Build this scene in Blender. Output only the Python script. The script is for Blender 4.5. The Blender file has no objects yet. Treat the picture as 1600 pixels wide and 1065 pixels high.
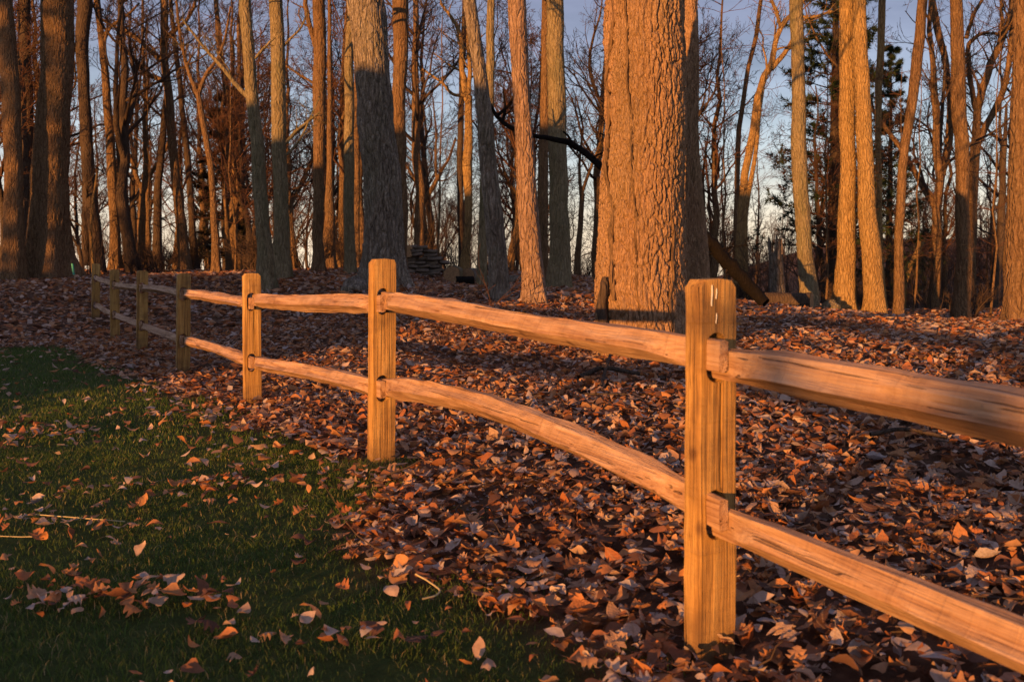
import bpy, math, random
import numpy as np
from mathutils import Vector

R = math.radians
rs = np.random.RandomState(7)
scene = bpy.context.scene
COL = scene.collection

# ------------------------------------------------------------------ camera, sky, sun, exposure
F = 1556.0                      # focal length in photo pixels (35 mm on a 36 mm frame, 1600 px wide)
CAMZ = 1.10
HZ = 415.0                      # horizon row in the photo
cam_d = bpy.data.cameras.new('camera')
cam_d.lens = 35.0
cam_d.sensor_width = 36.0
cam_d.shift_y = -(532.5 - HZ) / 1600.0
cam_d.clip_start = 0.05
cam_d.clip_end = 6000
cam_d.dof.use_dof = True
cam_d.dof.focus_distance = 7.5
cam_d.dof.aperture_fstop = 5.6
cam = bpy.data.objects.new('camera', cam_d)
cam.location = (0, 0, CAMZ)
cam.rotation_euler = (R(90), 0, 0)
COL.objects.link(cam)
scene.camera = cam

SUN_AZ = R(32.0)                # direction the light travels, clockwise from straight ahead (+Y)
SUN_EL = R(3.5)
TANE = math.tan(SUN_EL)
D = np.array([math.sin(SUN_AZ), math.cos(SUN_AZ)])      # travel direction on the ground
E = np.array([math.cos(SUN_AZ), -math.sin(SUN_AZ)])     # across it

world = bpy.data.worlds.new('World')
scene.world = world
world.use_nodes = True
wn = world.node_tree
wn.nodes.clear()
w_out = wn.nodes.new('ShaderNodeOutputWorld')
w_bg = wn.nodes.new('ShaderNodeBackground')
w_bg.inputs['Strength'].default_value = 0.15
w_sky = wn.nodes.new('ShaderNodeTexSky')
w_sky.sky_type = 'NISHITA'
w_sky.sun_disc = False
w_sky.sun_elevation = SUN_EL
w_sky.sun_rotation = math.pi + SUN_AZ
w_sky.altitude = 150
w_sky.air_density = 1.0
w_sky.dust_density = 1.2
w_sky.ozone_density = 3.0
# thin evening cloud veil and the pale band along the horizon, the same all round the sky
w_tc = wn.nodes.new('ShaderNodeTexCoord')
w_sep = wn.nodes.new('ShaderNodeSeparateXYZ')
wn.links.new(w_tc.outputs['Generated'], w_sep.inputs[0])
w_ramp = wn.nodes.new('ShaderNodeValToRGB')
cr = w_ramp.color_ramp
cr.interpolation = 'B_SPLINE'
cr.elements[0].position = 0.0
cr.elements[0].color = (0.88, 0.68, 0.48, 1)
cr.elements[1].position = 1.0
cr.elements[1].color = (0.20, 0.20, 0.30, 1)
for p, c in ((0.05, (0.80, 0.68, 0.54)), (0.10, (0.54, 0.58, 0.60)), (0.16, (0.33, 0.37, 0.45)), (0.22, (0.24, 0.23, 0.32)), (0.32, (0.19, 0.18, 0.26))):
    e_ = cr.elements.new(p)
    e_.color = (*c, 1)
wn.links.new(w_sep.outputs['Z'], w_ramp.inputs[0])
w_map = wn.nodes.new('ShaderNodeMapping')
w_map.inputs['Scale'].default_value = (2.2, 2.2, 9.0)
w_map.inputs['Rotation'].default_value = (0.12, 0.0, 0.4)
wn.links.new(w_tc.outputs['Generated'], w_map.inputs[0])
w_noise = wn.nodes.new('ShaderNodeTexNoise')
w_noise.inputs['Scale'].default_value = 2.4
w_noise.inputs['Detail'].default_value = 6.0
w_noise.inputs['Roughness'].default_value = 0.55
wn.links.new(w_map.outputs[0], w_noise.inputs['Vector'])
w_mr = wn.nodes.new('ShaderNodeMapRange')
w_mr.inputs[1].default_value = 0.35
w_mr.inputs[2].default_value = 0.7
w_mr.inputs[3].default_value = 0.78 * 6.0
w_mr.inputs[4].default_value = 1.22 * 6.0
wn.links.new(w_noise.outputs[0], w_mr.inputs[0])
w_mul = wn.nodes.new('ShaderNodeVectorMath')
w_mul.operation = 'SCALE'
wn.links.new(w_ramp.outputs[0], w_mul.inputs[0])
wn.links.new(w_mr.outputs[0], w_mul.inputs['Scale'])
w_mix = wn.nodes.new('ShaderNodeMixRGB')
w_mix.inputs[0].default_value = 0.72
wn.links.new(w_sky.outputs[0], w_mix.inputs[1])
wn.links.new(w_mul.outputs[0], w_mix.inputs[2])
wn.links.new(w_mix.outputs[0], w_bg.inputs['Color'])
wn.links.new(w_bg.outputs[0], w_out.inputs['Surface'])

sun_d = bpy.data.lights.new('sun', 'SUN')
sun_d.energy = 5.0
sun_d.angle = R(0.5)
sun_d.color = (1.0, 0.425, 0.11)
sun = bpy.data.objects.new('sun', sun_d)
sv = Vector((D[0] * math.cos(SUN_EL), D[1] * math.cos(SUN_EL), -math.sin(SUN_EL)))
sun.rotation_euler = sv.to_track_quat('-Z', 'Y').to_euler()
sun.location = (-20, -30, 12)
COL.objects.link(sun)

scene.view_settings.view_transform = 'Standard'
scene.view_settings.look = 'None'
scene.view_settings.gamma = 1.0
scene.view_settings.exposure = 0.8
scene.cycles.use_denoising = True
scene.cycles.max_bounces = 5
scene.cycles.diffuse_bounces = 3
scene.cycles.glossy_bounces = 2
scene.cycles.transmission_bounces = 3

# ------------------------------------------------------------------ helpers
def px(x, y, Z):
    return np.array([(x - 800.0) / F * Z, Z, CAMZ - (y - HZ) / F * Z])

def sstep(a, b, v):
    t = np.clip((np.asarray(v, float) - a) / (b - a), 0, 1)
    return t * t * (3 - 2 * t)

_NT = rs.rand(64, 64)
def vnoise(x, y):
    """smooth value noise, 0..1, tiles at 64"""
    x = np.asarray(x, float); y = np.asarray(y, float)
    xi = np.floor(x).astype(int); yi = np.floor(y).astype(int)
    fx = x - xi; fy = y - yi
    fx = fx * fx * (3 - 2 * fx); fy = fy * fy * (3 - 2 * fy)
    a = _NT[xi % 64, yi % 64]; b = _NT[(xi + 1) % 64, yi % 64]
    c = _NT[xi % 64, (yi + 1) % 64]; d = _NT[(xi + 1) % 64, (yi + 1) % 64]
    return (a * (1 - fx) + b * fx) * (1 - fy) + (c * (1 - fx) + d * fx) * fy

def fbm(x, y, n=3):
    s = 0; a = 0.5
    for i in range(n):
        s = s + a * vnoise(x * 2 ** i + 11.3 * i, y * 2 ** i + 5.7 * i); a *= 0.5
    return s / (1 - 0.5 ** n)

def build(name, V, polys, mat, parent=None, smooth=True, attrs=None, sharp=None):
    """one mesh object; polys = list of int arrays (each array: rows of equal polygon size)"""
    me = mesh_data(name, V, polys, mat, smooth, attrs, sharp)
    return link(name, me, parent)

def mesh_data(name, V, polys, mat, smooth=True, attrs=None, sharp=None):
    V = np.ascontiguousarray(V, dtype=np.float32)
    if not isinstance(polys, (list, tuple)):
        polys = [polys]
    polys = [np.asarray(p, dtype=np.int32) for p in polys if len(p)]
    me = bpy.data.meshes.new(name)
    loops = np.concatenate([p.ravel() for p in polys])
    tot = np.concatenate([np.full(len(p), p.shape[1], np.int32) for p in polys])
    start = np.concatenate([[0], np.cumsum(tot)[:-1]]).astype(np.int32)
    me.vertices.add(len(V)); me.vertices.foreach_set('co', V.ravel())
    me.loops.add(len(loops)); me.loops.foreach_set('vertex_index', loops)
    me.polygons.add(len(tot))
    me.polygons.foreach_set('loop_start', start)
    me.polygons.foreach_set('loop_total', tot)
    me.polygons.foreach_set('use_smooth', np.full(len(tot), smooth, dtype=bool))
    if attrs:
        for k, a in attrs.items():
            at = me.attributes.new(k, 'FLOAT', 'POINT')
            at.data.foreach_set('value', np.ascontiguousarray(a, np.float32))
    me.update(calc_edges=True)
    me.validate()
    if sharp is not None:
        me.set_sharp_from_angle(angle=R(sharp))
    if mat is not None:
        me.materials.append(mat)
    return me

def link(name, me, parent=None):
    o = bpy.data.objects.new(name, me)
    COL.objects.link(o)
    if parent is not None:
        o.parent = parent
    return o

def empty(name, loc, rz=0.0):
    o = bpy.data.objects.new(name, None)
    o.empty_display_size = 0.2
    o.location = loc
    o.rotation_euler = (0, 0, rz)
    COL.objects.link(o)
    return o

def tag(o, label=None, cat=None, group=None, kind=None):
    if label: o['label'] = label
    if cat: o['category'] = cat
    if group: o['group'] = group
    if kind: o['kind'] = kind
    return o

def copy_tree(o, parent=None):
    c = o.copy(); COL.objects.link(c); c.parent = parent
    for ch in list(o.children):
        copy_tree(ch, c)
    return c

def tubes(P, Rad, sides, cap=False):
    """P (B,K,3) polylines, Rad (B,K) radii -> verts, quads"""
    P = np.asarray(P, float); Rad = np.asarray(Rad, float)
    B, K, _ = P.shape
    T = np.gradient(P, axis=1)
    T /= np.linalg.norm(T, axis=2, keepdims=True) + 1e-9
    ref = np.where(np.abs(T[:, :1, 2:3]) > 0.8, np.array([1.0, 0, 0]), np.array([0, 0, 1.0]))
    ref = np.broadcast_to(ref, T.shape)
    N1 = np.cross(T, ref); N1 /= np.linalg.norm(N1, axis=2, keepdims=True) + 1e-9
    N2 = np.cross(T, N1)
    th = np.arange(sides) / sides * 2 * np.pi
    V = P[:, :, None, :] + Rad[:, :, None, None] * (N1[:, :, None, :] * np.cos(th)[None, None, :, None] + N2[:, :, None, :] * np.sin(th)[None, None, :, None])
    idx = np.arange(B * K * sides).reshape(B, K, sides)
    a = idx[:, :-1]; b = idx[:, 1:]
    q = np.stack([a, np.roll(a, -1, 2), np.roll(b, -1, 2), b], -1).reshape(-1, 4)
    return V.reshape(-1, 3), q

class Acc:
    """collects verts / quads / tris of one mesh"""
    def __init__(s): s.V = []; s.Q = []; s.T = []; s.A = []; s.n = 0
    def add(s, V, Q=None, T=None, A=None):
        if Q is not None and len(Q): s.Q.append(np.asarray(Q) + s.n)
        if T is not None and len(T): s.T.append(np.asarray(T) + s.n)
        s.V.append(np.asarray(V, float)); s.n += len(V)
        if A is not None: s.A.append(np.broadcast_to(np.asarray(A, float), (len(V),)))
    def mesh(s, name, mat, smooth=True, sharp=None):
        p = []
        if s.Q: p.append(np.concatenate(s.Q))
        if s.T: p.append(np.concatenate(s.T))
        at = {'rnd': np.concatenate(s.A)} if s.A else None
        return mesh_data(name, np.concatenate(s.V), p, mat, smooth, at, sharp)

# ------------------------------------------------------------------ materials
class NT:
    def __init__(s, name, rough=0.85, spec=0.2):
        s.m = bpy.data.materials.new(name); s.m.use_nodes = True
        s.t = s.m.node_tree; s.t.nodes.clear()
        s.out = s.n('ShaderNodeOutputMaterial')
        s.b = s.n('ShaderNodeBsdfPrincipled')
        s.b.inputs['Roughness'].default_value = rough
        s.b.inputs['Specular IOR Level'].default_value = spec
        s.l(s.b.outputs[0], s.out.inputs['Surface'])
        s.tc = s.n('ShaderNodeTexCoord')
    def n(s, k, **kw):
        nd = s.t.nodes.new(k)
        for a, v in kw.items(): setattr(nd, a, v)
        return nd
    def l(s, a, b): s.t.links.new(a, b)
    def mapping(s, scale, src=None, loc=(0, 0, 0)):
        m = s.n('ShaderNodeMapping'); m.inputs['Scale'].default_value = scale; m.inputs['Location'].default_value = loc
        s.l(src if src is not None else s.tc.outputs['Object'], m.inputs[0]); return m.outputs[0]
    def noise(s, vec, scale, detail=4, rough=0.6, dist=0.0):
        x = s.n('ShaderNodeTexNoise'); x.inputs['Scale'].default_value = scale; x.inputs['Detail'].default_value = detail
        x.inputs['Roughness'].default_value = rough; x.inputs['Distortion'].default_value = dist
        s.l(vec, x.inputs['Vector']); return x.outputs[0]
    def voro(s, vec, scale, feature='DISTANCE_TO_EDGE'):
        x = s.n('ShaderNodeTexVoronoi', feature=feature); x.inputs['Scale'].default_value = scale
        s.l(vec, x.inputs['Vector']); return x.outputs['Distance']
    def ramp(s, fac, stops, interp='LINEAR'):
        r = s.n('ShaderNodeValToRGB'); c = r.color_ramp; c.interpolation = interp
        c.elements[0].position, c.elements[0].color = stops[0][0], (*stops[0][1], 1)
        c.elements[1].position, c.elements[1].color = stops[-1][0], (*stops[-1][1], 1)
        for p, col in stops[1:-1]:
            e = c.elements.new(p); e.color = (*col, 1)
        s.l(fac, r.inputs[0]); return r.outputs[0]
    def mr(s, v, a, b, c, d):
        x = s.n('ShaderNodeMapRange'); s.l(v, x.inputs[0])
        for i, q in enumerate((a, b, c, d)): x.inputs[i + 1].default_value = q
        return x.outputs[0]
    def mix(s, f, a, b, mode='MIX'):
        x = s.n('ShaderNodeMixRGB', blend_type=mode)
        for i, q in enumerate((f, a, b)):
            if isinstance(q, (int, float)): x.inputs[i].default_value = q
            elif isinstance(q, tuple): x.inputs[i].default_value = (*q, 1)
            else: s.l(q, x.inputs[i])
        return x.outputs[0]
    def math(s, op, a, b=0.0):
        x = s.n('ShaderNodeMath', operation=op)
        for i, q in enumerate((a, b)):
            if isinstance(q, (int, float)): x.inputs[i].default_value = q
            else: s.l(q, x.inputs[i])
        return x.outputs[0]
    def bump(s, h, strength, dist):
        x = s.n('ShaderNodeBump'); x.inputs['Strength'].default_value = strength; x.inputs['Distance'].default_value = dist
        s.l(h, x.inputs['Height']); s.l(x.outputs[0], s.b.inputs['Normal'])
    def color(s, c):
        if isinstance(c, tuple): s.b.inputs['Base Color'].default_value = (*c, 1)
        else: s.l(c, s.b.inputs['Base Color'])
    def attr(s, k):
        return s.n('ShaderNodeAttribute', attribute_name=k).outputs['Fac']
    def objrand(s):
        return s.n('ShaderNodeObjectInfo').outputs['Random']

def bark(name, stops, cell=14.0, squash=0.28, depth=0.02, moss=0.0, strength=0.9):
    k = NT(name, 0.92, 0.12)
    base = k.tc.outputs['Object']
    wob = k.n('ShaderNodeTexNoise'); wob.inputs['Scale'].default_value = 3.0
    k.l(base, wob.inputs['Vector'])
    mixv = k.n('ShaderNodeVectorMath', operation='MULTIPLY_ADD')
    k.l(wob.outputs['Color'], mixv.inputs[0]); mixv.inputs[1].default_value = (0.12, 0.12, 0.25); k.l(base, mixv.inputs[2])
    v = k.mapping((1, 1, squash), mixv.outputs[0])
    ed = k.voro(v, cell)
    plate = k.mr(ed, 0.0, 0.16, 0.0, 1.0)
    fine = k.noise(k.mapping((1, 1, 0.45), base), cell * 5.0, 5, 0.65)
    h = k.math('ADD', plate, k.math('MULTIPLY', fine, 0.55))
    k.bump(h, strength, depth)
    big = k.noise(k.mapping((1, 1, 0.5), base), 2.2, 4, 0.6)
    streak = k.noise(k.mapping((1, 1, 0.16), mixv.outputs[0], (5, 2, 9)), cell * 2.2, 4, 0.7)
    col = k.ramp(k.math('ADD', k.math('ADD', k.math('MULTIPLY', fine, 0.35), k.math('MULTIPLY', streak, 0.5)), k.math('MULTIPLY', big, 0.15)), stops)
    if moss > 0:
        mo = k.noise(k.mapping((1, 1, 0.35), base, (3, 1, 2)), 1.7, 5, 0.65)
        col = k.mix(k.mr(mo, 0.46, 0.62, 0.0, moss), col, (0.085, 0.10, 0.05))
    k.color(col)
    return k.m

B_OAK = bark('bark_big_oak', [(0.36, (0.16, 0.095, 0.055)), (0.5, (0.31, 0.195, 0.115)), (0.64, (0.46, 0.315, 0.20))], 45, 0.35, 0.008, 0.22, 0.9)
B_GREY = bark('bark_grey_oak', [(0.36, (0.06, 0.05, 0.04)), (0.5, (0.18, 0.15, 0.12)), (0.62, (0.36, 0.32, 0.27))], 11, 0.25, 0.03, 0.25)
B_OLIVE = bark('bark_olive', [(0.36, (0.08, 0.065, 0.035)), (0.5, (0.20, 0.165, 0.10)), (0.64, (0.34, 0.29, 0.19))], 15, 0.22, 0.02, 0.45)
B_BROWN = bark('bark_brown', [(0.36, (0.058, 0.034, 0.018)), (0.5, (0.155, 0.098, 0.055)), (0.64, (0.28, 0.185, 0.105))], 14, 0.25, 0.022, 0.1)
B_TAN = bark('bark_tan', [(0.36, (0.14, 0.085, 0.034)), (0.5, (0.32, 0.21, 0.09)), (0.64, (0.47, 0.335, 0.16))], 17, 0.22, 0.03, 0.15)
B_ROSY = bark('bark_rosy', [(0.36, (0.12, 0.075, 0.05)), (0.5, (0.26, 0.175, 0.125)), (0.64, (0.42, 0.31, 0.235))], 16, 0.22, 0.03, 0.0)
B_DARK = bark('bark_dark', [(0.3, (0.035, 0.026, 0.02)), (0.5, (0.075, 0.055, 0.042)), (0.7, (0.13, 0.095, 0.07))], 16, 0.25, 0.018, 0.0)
B_BLACK = bark('bark_near_black', [(0.3, (0.004, 0.0035, 0.0035)), (0.5, (0.008, 0.0065, 0.006)), (0.7, (0.02, 0.015, 0.012))], 20, 0.5, 0.008, 0.0)  # near-black: the shade over the fallen limb is put into this colour

def twig_mat(name, a, b):
    k = NT(name, 0.9, 0.1)
    k.color(k.mix(k.noise(k.tc.outputs['Object'], 1.3, 3), a, b))
    return k.m
M_TWIG = twig_mat('twig_brown', (0.045, 0.032, 0.026), (0.095, 0.066, 0.05))
M_TWIG_RED = twig_mat('twig_red_brown', (0.065, 0.036, 0.026), (0.13, 0.068, 0.045))
M_FARWOOD = twig_mat('far_twig', (0.05, 0.038, 0.036), (0.085, 0.066, 0.06))

def leaf_mat(name, use_obj):
    k = NT(name, 0.72, 0.25)
    r = k.objrand() if use_obj else k.attr('rnd')
    col = k.ramp(r, [(0.0, (0.10, 0.05, 0.034)), (0.18, (0.21, 0.10, 0.058)), (0.36, (0.46, 0.165, 0.058)), (0.56, (0.52, 0.25, 0.10)),
                     (0.72, (0.52, 0.33, 0.21)), (0.88, (0.60, 0.46, 0.37)), (1.0, (0.45, 0.39, 0.37))])
    if use_obj: col = k.mix(k.mr(k.attr('mid'), 0.80, 0.97, 0.0, 0.55), col, (0.42, 0.27, 0.15))
    mott = k.noise(k.tc.outputs['Object'], 6.0 if use_obj else 38, 4, 0.65)
    col = k.mix(k.mr(mott, 0.4, 0.7, 0.0, 0.4), col, (0.10, 0.055, 0.035))
    k.color(col)
    k.bump(k.noise(k.tc.outputs['Object'], 12 if use_obj else 90, 3, 0.6), 0.35, 0.03 if use_obj else 0.004)
    tr = k.n('ShaderNodeBsdfTranslucent'); k.l(col, tr.inputs['Color'])
    ms = k.n('ShaderNodeMixShader'); ms.inputs[0].default_value = 0.26
    k.l(k.b.outputs[0], ms.inputs[1]); k.l(tr.outputs[0], ms.inputs[2]); k.l(ms.outputs[0], k.out.inputs['Surface'])
    return k.m
M_LEAF = leaf_mat('dry_leaf_litter', False)
M_LEAF1 = leaf_mat('dry_leaf', True)

def grass_mat():
    k = NT('lawn_grass', 0.6, 0.25)
    r = k.attr('rnd')
    col = k.ramp(r, [(0.0, (0.040, 0.080, 0.016)), (0.45, (0.075, 0.140, 0.026)), (0.75, (0.13, 0.165, 0.038)), (0.93, (0.22, 0.19, 0.07)), (1.0, (0.38, 0.31, 0.16))])
    k.color(col)
    tr = k.n('ShaderNodeBsdfTranslucent'); k.l(col, tr.inputs['Color'])
    ms = k.n('ShaderNodeMixShader'); ms.inputs[0].default_value = 0.3
    k.l(k.b.outputs[0], ms.inputs[1]); k.l(tr.outputs[0], ms.inputs[2]); k.l(ms.outputs[0], k.out.inputs['Surface'])
    return k.m
M_GRASS = grass_mat()

def ground_mat():
    k = NT('ground_soil', 0.95, 0.08)
    o = k.tc.outputs['Object']
    soil = k.ramp(k.noise(o, 9, 6, 0.65), [(0.3, (0.06, 0.035, 0.023)), (0.55, (0.14, 0.08, 0.05)), (0.75, (0.22, 0.135, 0.085))])
    turf = k.ramp(k.noise(o, 14, 5, 0.65), [(0.3, (0.035, 0.052, 0.014)), (0.6, (0.065, 0.088, 0.024)), (0.8, (0.11, 0.095, 0.04))])
    k.color(k.mix(k.attr('rnd'), soil, turf))
    k.bump(k.noise(o, 26, 6, 0.7), 0.9, 0.04)
    return k.m
M_GROUND = ground_mat()

def wood_mat(name, axis, stops, ring=34.0, stain=0.55, saw=False):
    k = NT(name, 0.72, 0.22)
    o = k.tc.outputs['Object']
    loc = k.n('ShaderNodeVectorMath', operation='ADD')
    k.l(o, loc.inputs[0])
    rnd = k.n('ShaderNodeMath', operation='MULTIPLY'); k.l(k.objrand(), rnd.inputs[0]); rnd.inputs[1].default_value = 17.0
    k.l(rnd.outputs[0], loc.inputs[1])
    sc = [1, 1, 1]; sc[axis] = 0.05
    v = k.mapping(tuple(sc), loc.outputs[0])
    g1 = k.noise(v, ring, 4, 0.55, 0.8)
    sc2 = [1, 1, 1]; sc2[axis] = 0.018
    g2 = k.noise(k.mapping(tuple(sc2), loc.outputs[0]), 190, 3, 0.6)
    big = k.noise(loc.outputs[0], 5.5, 4, 0.6)
    f = k.math('ADD', k.math('MULTIPLY', g1, 0.65), k.math('MULTIPLY', g2, 0.35))
    col = k.ramp(f, stops)
    col = k.mix(k.mr(big, 0.5, 0.75, 0.0, stain), col, (0.135, 0.075, 0.035))
    if not saw:
        sepz = k.n('ShaderNodeSeparateXYZ'); k.l(o, sepz.inputs[0])
        foot = k.math('ADD', sepz.outputs['Z'], k.math('MULTIPLY', k.noise(o, 14, 4, 0.65), -0.22))
        col = k.mix(k.mr(foot, -0.10, 0.06, 0.75, 0.0), col, (0.085, 0.055, 0.034))
    # knots, drying checks and saw marks
    kn = k.n('ShaderNodeTexVoronoi', feature='F1'); kn.inputs['Scale'].default_value = 3.6
    sk = [1.0, 1.0, 1.0]; sk[axis] = 0.8
    k.l(k.mapping(tuple(sk), loc.outputs[0]), kn.inputs['Vector'])
    knot = k.mr(kn.outputs['Distance'], 0.03, 0.085, 0.8, 0.0)
    col = k.mix(knot, col, (0.10, 0.048, 0.022))
    sc3 = [1, 1, 1]; sc3[axis] = 0.012
    chk = k.noise(k.mapping(tuple(sc3), loc.outputs[0], (4, 7, 2)), 75, 2, 0.5)
    check = k.mr(chk, 0.66, 0.70, 0.0, 1.0)
    col = k.mix(k.math('MULTIPLY', check, 0.6), col, (0.07, 0.035, 0.018))
    sw = [0.05, 0.05, 0.05]; sw[axis] = 1.0
    sawn = k.noise(k.mapping(tuple(sw), loc.outputs[0]), 34 if saw else 60, 3, 0.6, 0.6)
    col = k.mix(k.mr(sawn, 0.58, 0.72, 0.0, 0.35 if saw else 0.16), col, (0.16, 0.085, 0.05))
    k.color(col)
    h = k.math('ADD', k.math('MULTIPLY', g1, 0.7), k.math('MULTIPLY', g2, 0.5))
    h = k.math('SUBTRACT', h, k.math('MULTIPLY', check, 0.8))
    h = k.math('ADD', h, k.math('MULTIPLY', sawn, 0.35))
    k.bump(h, 1.0, 0.013)
    return k.m
M_POST = wood_mat('post_wood', 2, [(0.33, (0.15, 0.08, 0.028)), (0.45, (0.34, 0.19, 0.058)), (0.56, (0.46, 0.275, 0.088)), (0.68, (0.56, 0.36, 0.13))], 30, 0.8)
M_RAIL = wood_mat('rail_wood', 0, [(0.34, (0.16, 0.085, 0.045)), (0.42, (0.32, 0.185, 0.105)), (0.54, (0.45, 0.29, 0.18)), (0.68, (0.54, 0.39, 0.275))], 26, 0.45, True)

def plain(name, c, rough=0.7, spec=0.3, var=0.25, scale=12):
    k = NT(name, rough, spec)
    n = k.noise(k.tc.outputs['Object'], scale, 4)
    k.color(k.mix(k.mr(n, 0.3, 0.7, 0, 1), tuple(q * (1 - var) for q in c), tuple(min(1, q * (1 + var)) for q in c)))
    k.bump(n, 0.2, 0.01)
    return k.m
M_DRIP = plain('pale_paint', (0.78, 0.76, 0.72), 0.5)
M_TEAL = plain('teal_plastic', (0.03, 0.26, 0.20), 0.45)
M_STAKE = plain('stake_wood', (0.35, 0.26, 0.17), 0.8)
M_CUT = plain('cut_wood', (0.30, 0.19, 0.105), 0.85, 0.1, 0.35, 25)
M_LOGBARK = plain('firewood_grey', (0.13, 0.105, 0.085), 0.9, 0.1, 0.45, 9)
M_NEEDLE = plain('pine_needles', (0.028, 0.048, 0.022), 0.6, 0.2, 0.45, 1.5)
M_NEEDLE_B = plain('bronzed_needles', (0.022, 0.022, 0.013), 0.6, 0.2, 0.45, 1.5)
M_WALL = plain('house_siding', (0.55, 0.53, 0.48), 0.8)
M_ROOF = plain('house_shingle', (0.10, 0.085, 0.08), 0.9)
M_GLASSD = plain('house_window', (0.03, 0.035, 0.04), 0.15, 0.5)
M_TRIM = plain('house_trim', (0.75, 0.74, 0.70), 0.6)
M_STONE = plain('pebble', (0.22, 0.20, 0.19), 0.8, 0.2, 0.4, 60)
M_STEM = plain('dry_stem', (0.42, 0.36, 0.20), 0.8)

# ------------------------------------------------------------------ fence line
P0 = np.array([0.57, 2.87])
STEP = np.array([-1.32, 2.45])
FD = STEP / np.linalg.norm(STEP)            # along the fence, away from the camera
FN = np.array([FD[1], -FD[0]])              # across it, towards the wood
POSX = {1: 0.052, 2: 0.045, 3: 0.012}
def fpos(k): return P0 + STEP * k + np.array([POSX.get(k, 0.0), 0.0])
def fence_v(X, Y): return (X - P0[0]) * FN[0] + (Y - P0[1]) * FN[1]

# ------------------------------------------------------------------ ground shape
CTRL = [(-0.75, 5.3, 0.02), (-2.07, 7.75, 0.0), (-3.39, 10.2, 0.0), (-4.71, 12.65, -0.06), (-6.03, 15.1, -0.03), (-7.35, 17.55, 0.10), (-13, 14, 0.1), (-18, 18, 0.3), (18, 12, 0.1), (14, 18, 0.05)]
for x_ in np.arange(-12, 13, 3.0):
    for y_ in np.arange(0.5, 14, 3.0):
        v_ = fence_v(x_, y_)
        CTRL.append((x_, y_, 0.078 * min(max(v_, 0), 4.6) if v_ > 0 else 0.0))
for (x, y, Z) in [(75, 437, 26), (20, 440, 25), (150, 424, 30), (177, 424, 31), (222, 424, 33), (290, 424, 31), (337, 430, 28), (420, 452, 20), (440, 440, 22.5), (545, 430, 24),
                  (510, 420, 26), (600, 446, 19), (660, 432, 26), (725, 440, 24), (783, 468, 16), (750, 455, 20), (833, 470, 15), (875, 455, 21), (1005, 557, 9.2),
                  (1190, 480, 20), (1270, 470, 24), (1315, 488, 24.5), (1365, 501, 24), (1404, 497, 24), (1497, 497, 25), (1590, 515, 14), (940, 455, 24), (1440, 500, 22)]:
    p = px(x, y, Z); CTRL.append((p[0], p[1], p[2]))
CTRL = np.array(CTRL)

def _base(X, Y): return 0.85 * sstep(11, 26, Y) * (1 - sstep(1.0, 7.0, X))
RBF_S = 2.3 + 0.03 * np.maximum(CTRL[:, 1], 0)
_d2 = (CTRL[:, None, 0] - CTRL[None, :, 0]) ** 2 + (CTRL[:, None, 1] - CTRL[None, :, 1]) ** 2
_K = np.exp(-_d2 / (2 * RBF_S[None, :] ** 2))
RBF_A = np.linalg.solve(_K.T @ _K + 0.06 * np.eye(len(CTRL)), _K.T @ (CTRL[:, 2] - _base(CTRL[:, 0], CTRL[:, 1])))

def ground(X, Y):
    X = np.asarray(X, float); Y = np.asarray(Y, float)
    sh = X.shape
    X = X.ravel(); Y = Y.ravel()
    base = _base(X, Y)
    z = base
    for (cx, cy, cz), a_, sg in zip(CTRL, RBF_A, RBF_S):
        z = z + a_ * np.exp(-((X - cx) ** 2 + (Y - cy) ** 2) / (2 * sg * sg))
    # beyond the crest the ground falls away; far on the right a wooded slope rises again
    crest = 28.0 + 6.0 * (1 - sstep(-4, 6, X))
    fall = np.maximum(0, Y - crest)
    z = z - (0.16 - 0.10 * (1 - sstep(-2, 12, X))) * np.minimum(fall, 80)
    ang = X / np.maximum(Y, 1)
    z = z + sstep(90, 240, Y) * ((17.5 + 5.0 * (fbm(X * 0.03 + 9, Y * 0.03) - 0.5)) * sstep(0.05, 0.38, ang) + 3.0)
    z = np.where(Y > 240, np.maximum(z - 0.03 * (Y - 240), -30), z)
    # unseen rise added behind the camera to keep low sun off the lawn
    s = X * D[0] + Y * D[1]
    z = z + np.where(s < -1.2, 0.080 * np.minimum(-s - 1.2, 11.5), 0) * (1 - sstep(20, 60, np.abs(X)))
    wd = sstep(-0.3, 0.6, fence_v(X, Y))
    z = z + (fbm(X * 0.55 + 3, Y * 0.55 + 8) - 0.5) * 0.10 * sstep(3, 8, Y) + (fbm(X * 0.95 + 13, Y * 0.95) - 0.5) * 0.11 * wd * (1 - 0.6 * sstep(12, 20, Y)) + (fbm(X * 1.9, Y * 1.9) - 0.5) * (0.03 + 0.035 * wd)
    z = z - 0.045 * np.exp(-((X - 0.57) ** 2 + (Y - 2.87) ** 2) / 0.8)
    return z.reshape(sh)

def gz(x, y): return float(ground(np.array([x]), np.array([y]))[0])
def hit(x, y):
    """where the sight line through a photo pixel meets the ground"""
    Z = np.linspace(2.0, 40, 1600)
    X = (x - 800.0) / F * Z
    dz = CAMZ - (y - HZ) / F * Z - ground(X, Z)
    k = int(np.argmax(dz < 0)) if (dz < 0).any() else -1
    return X[k], Z[k]

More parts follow.
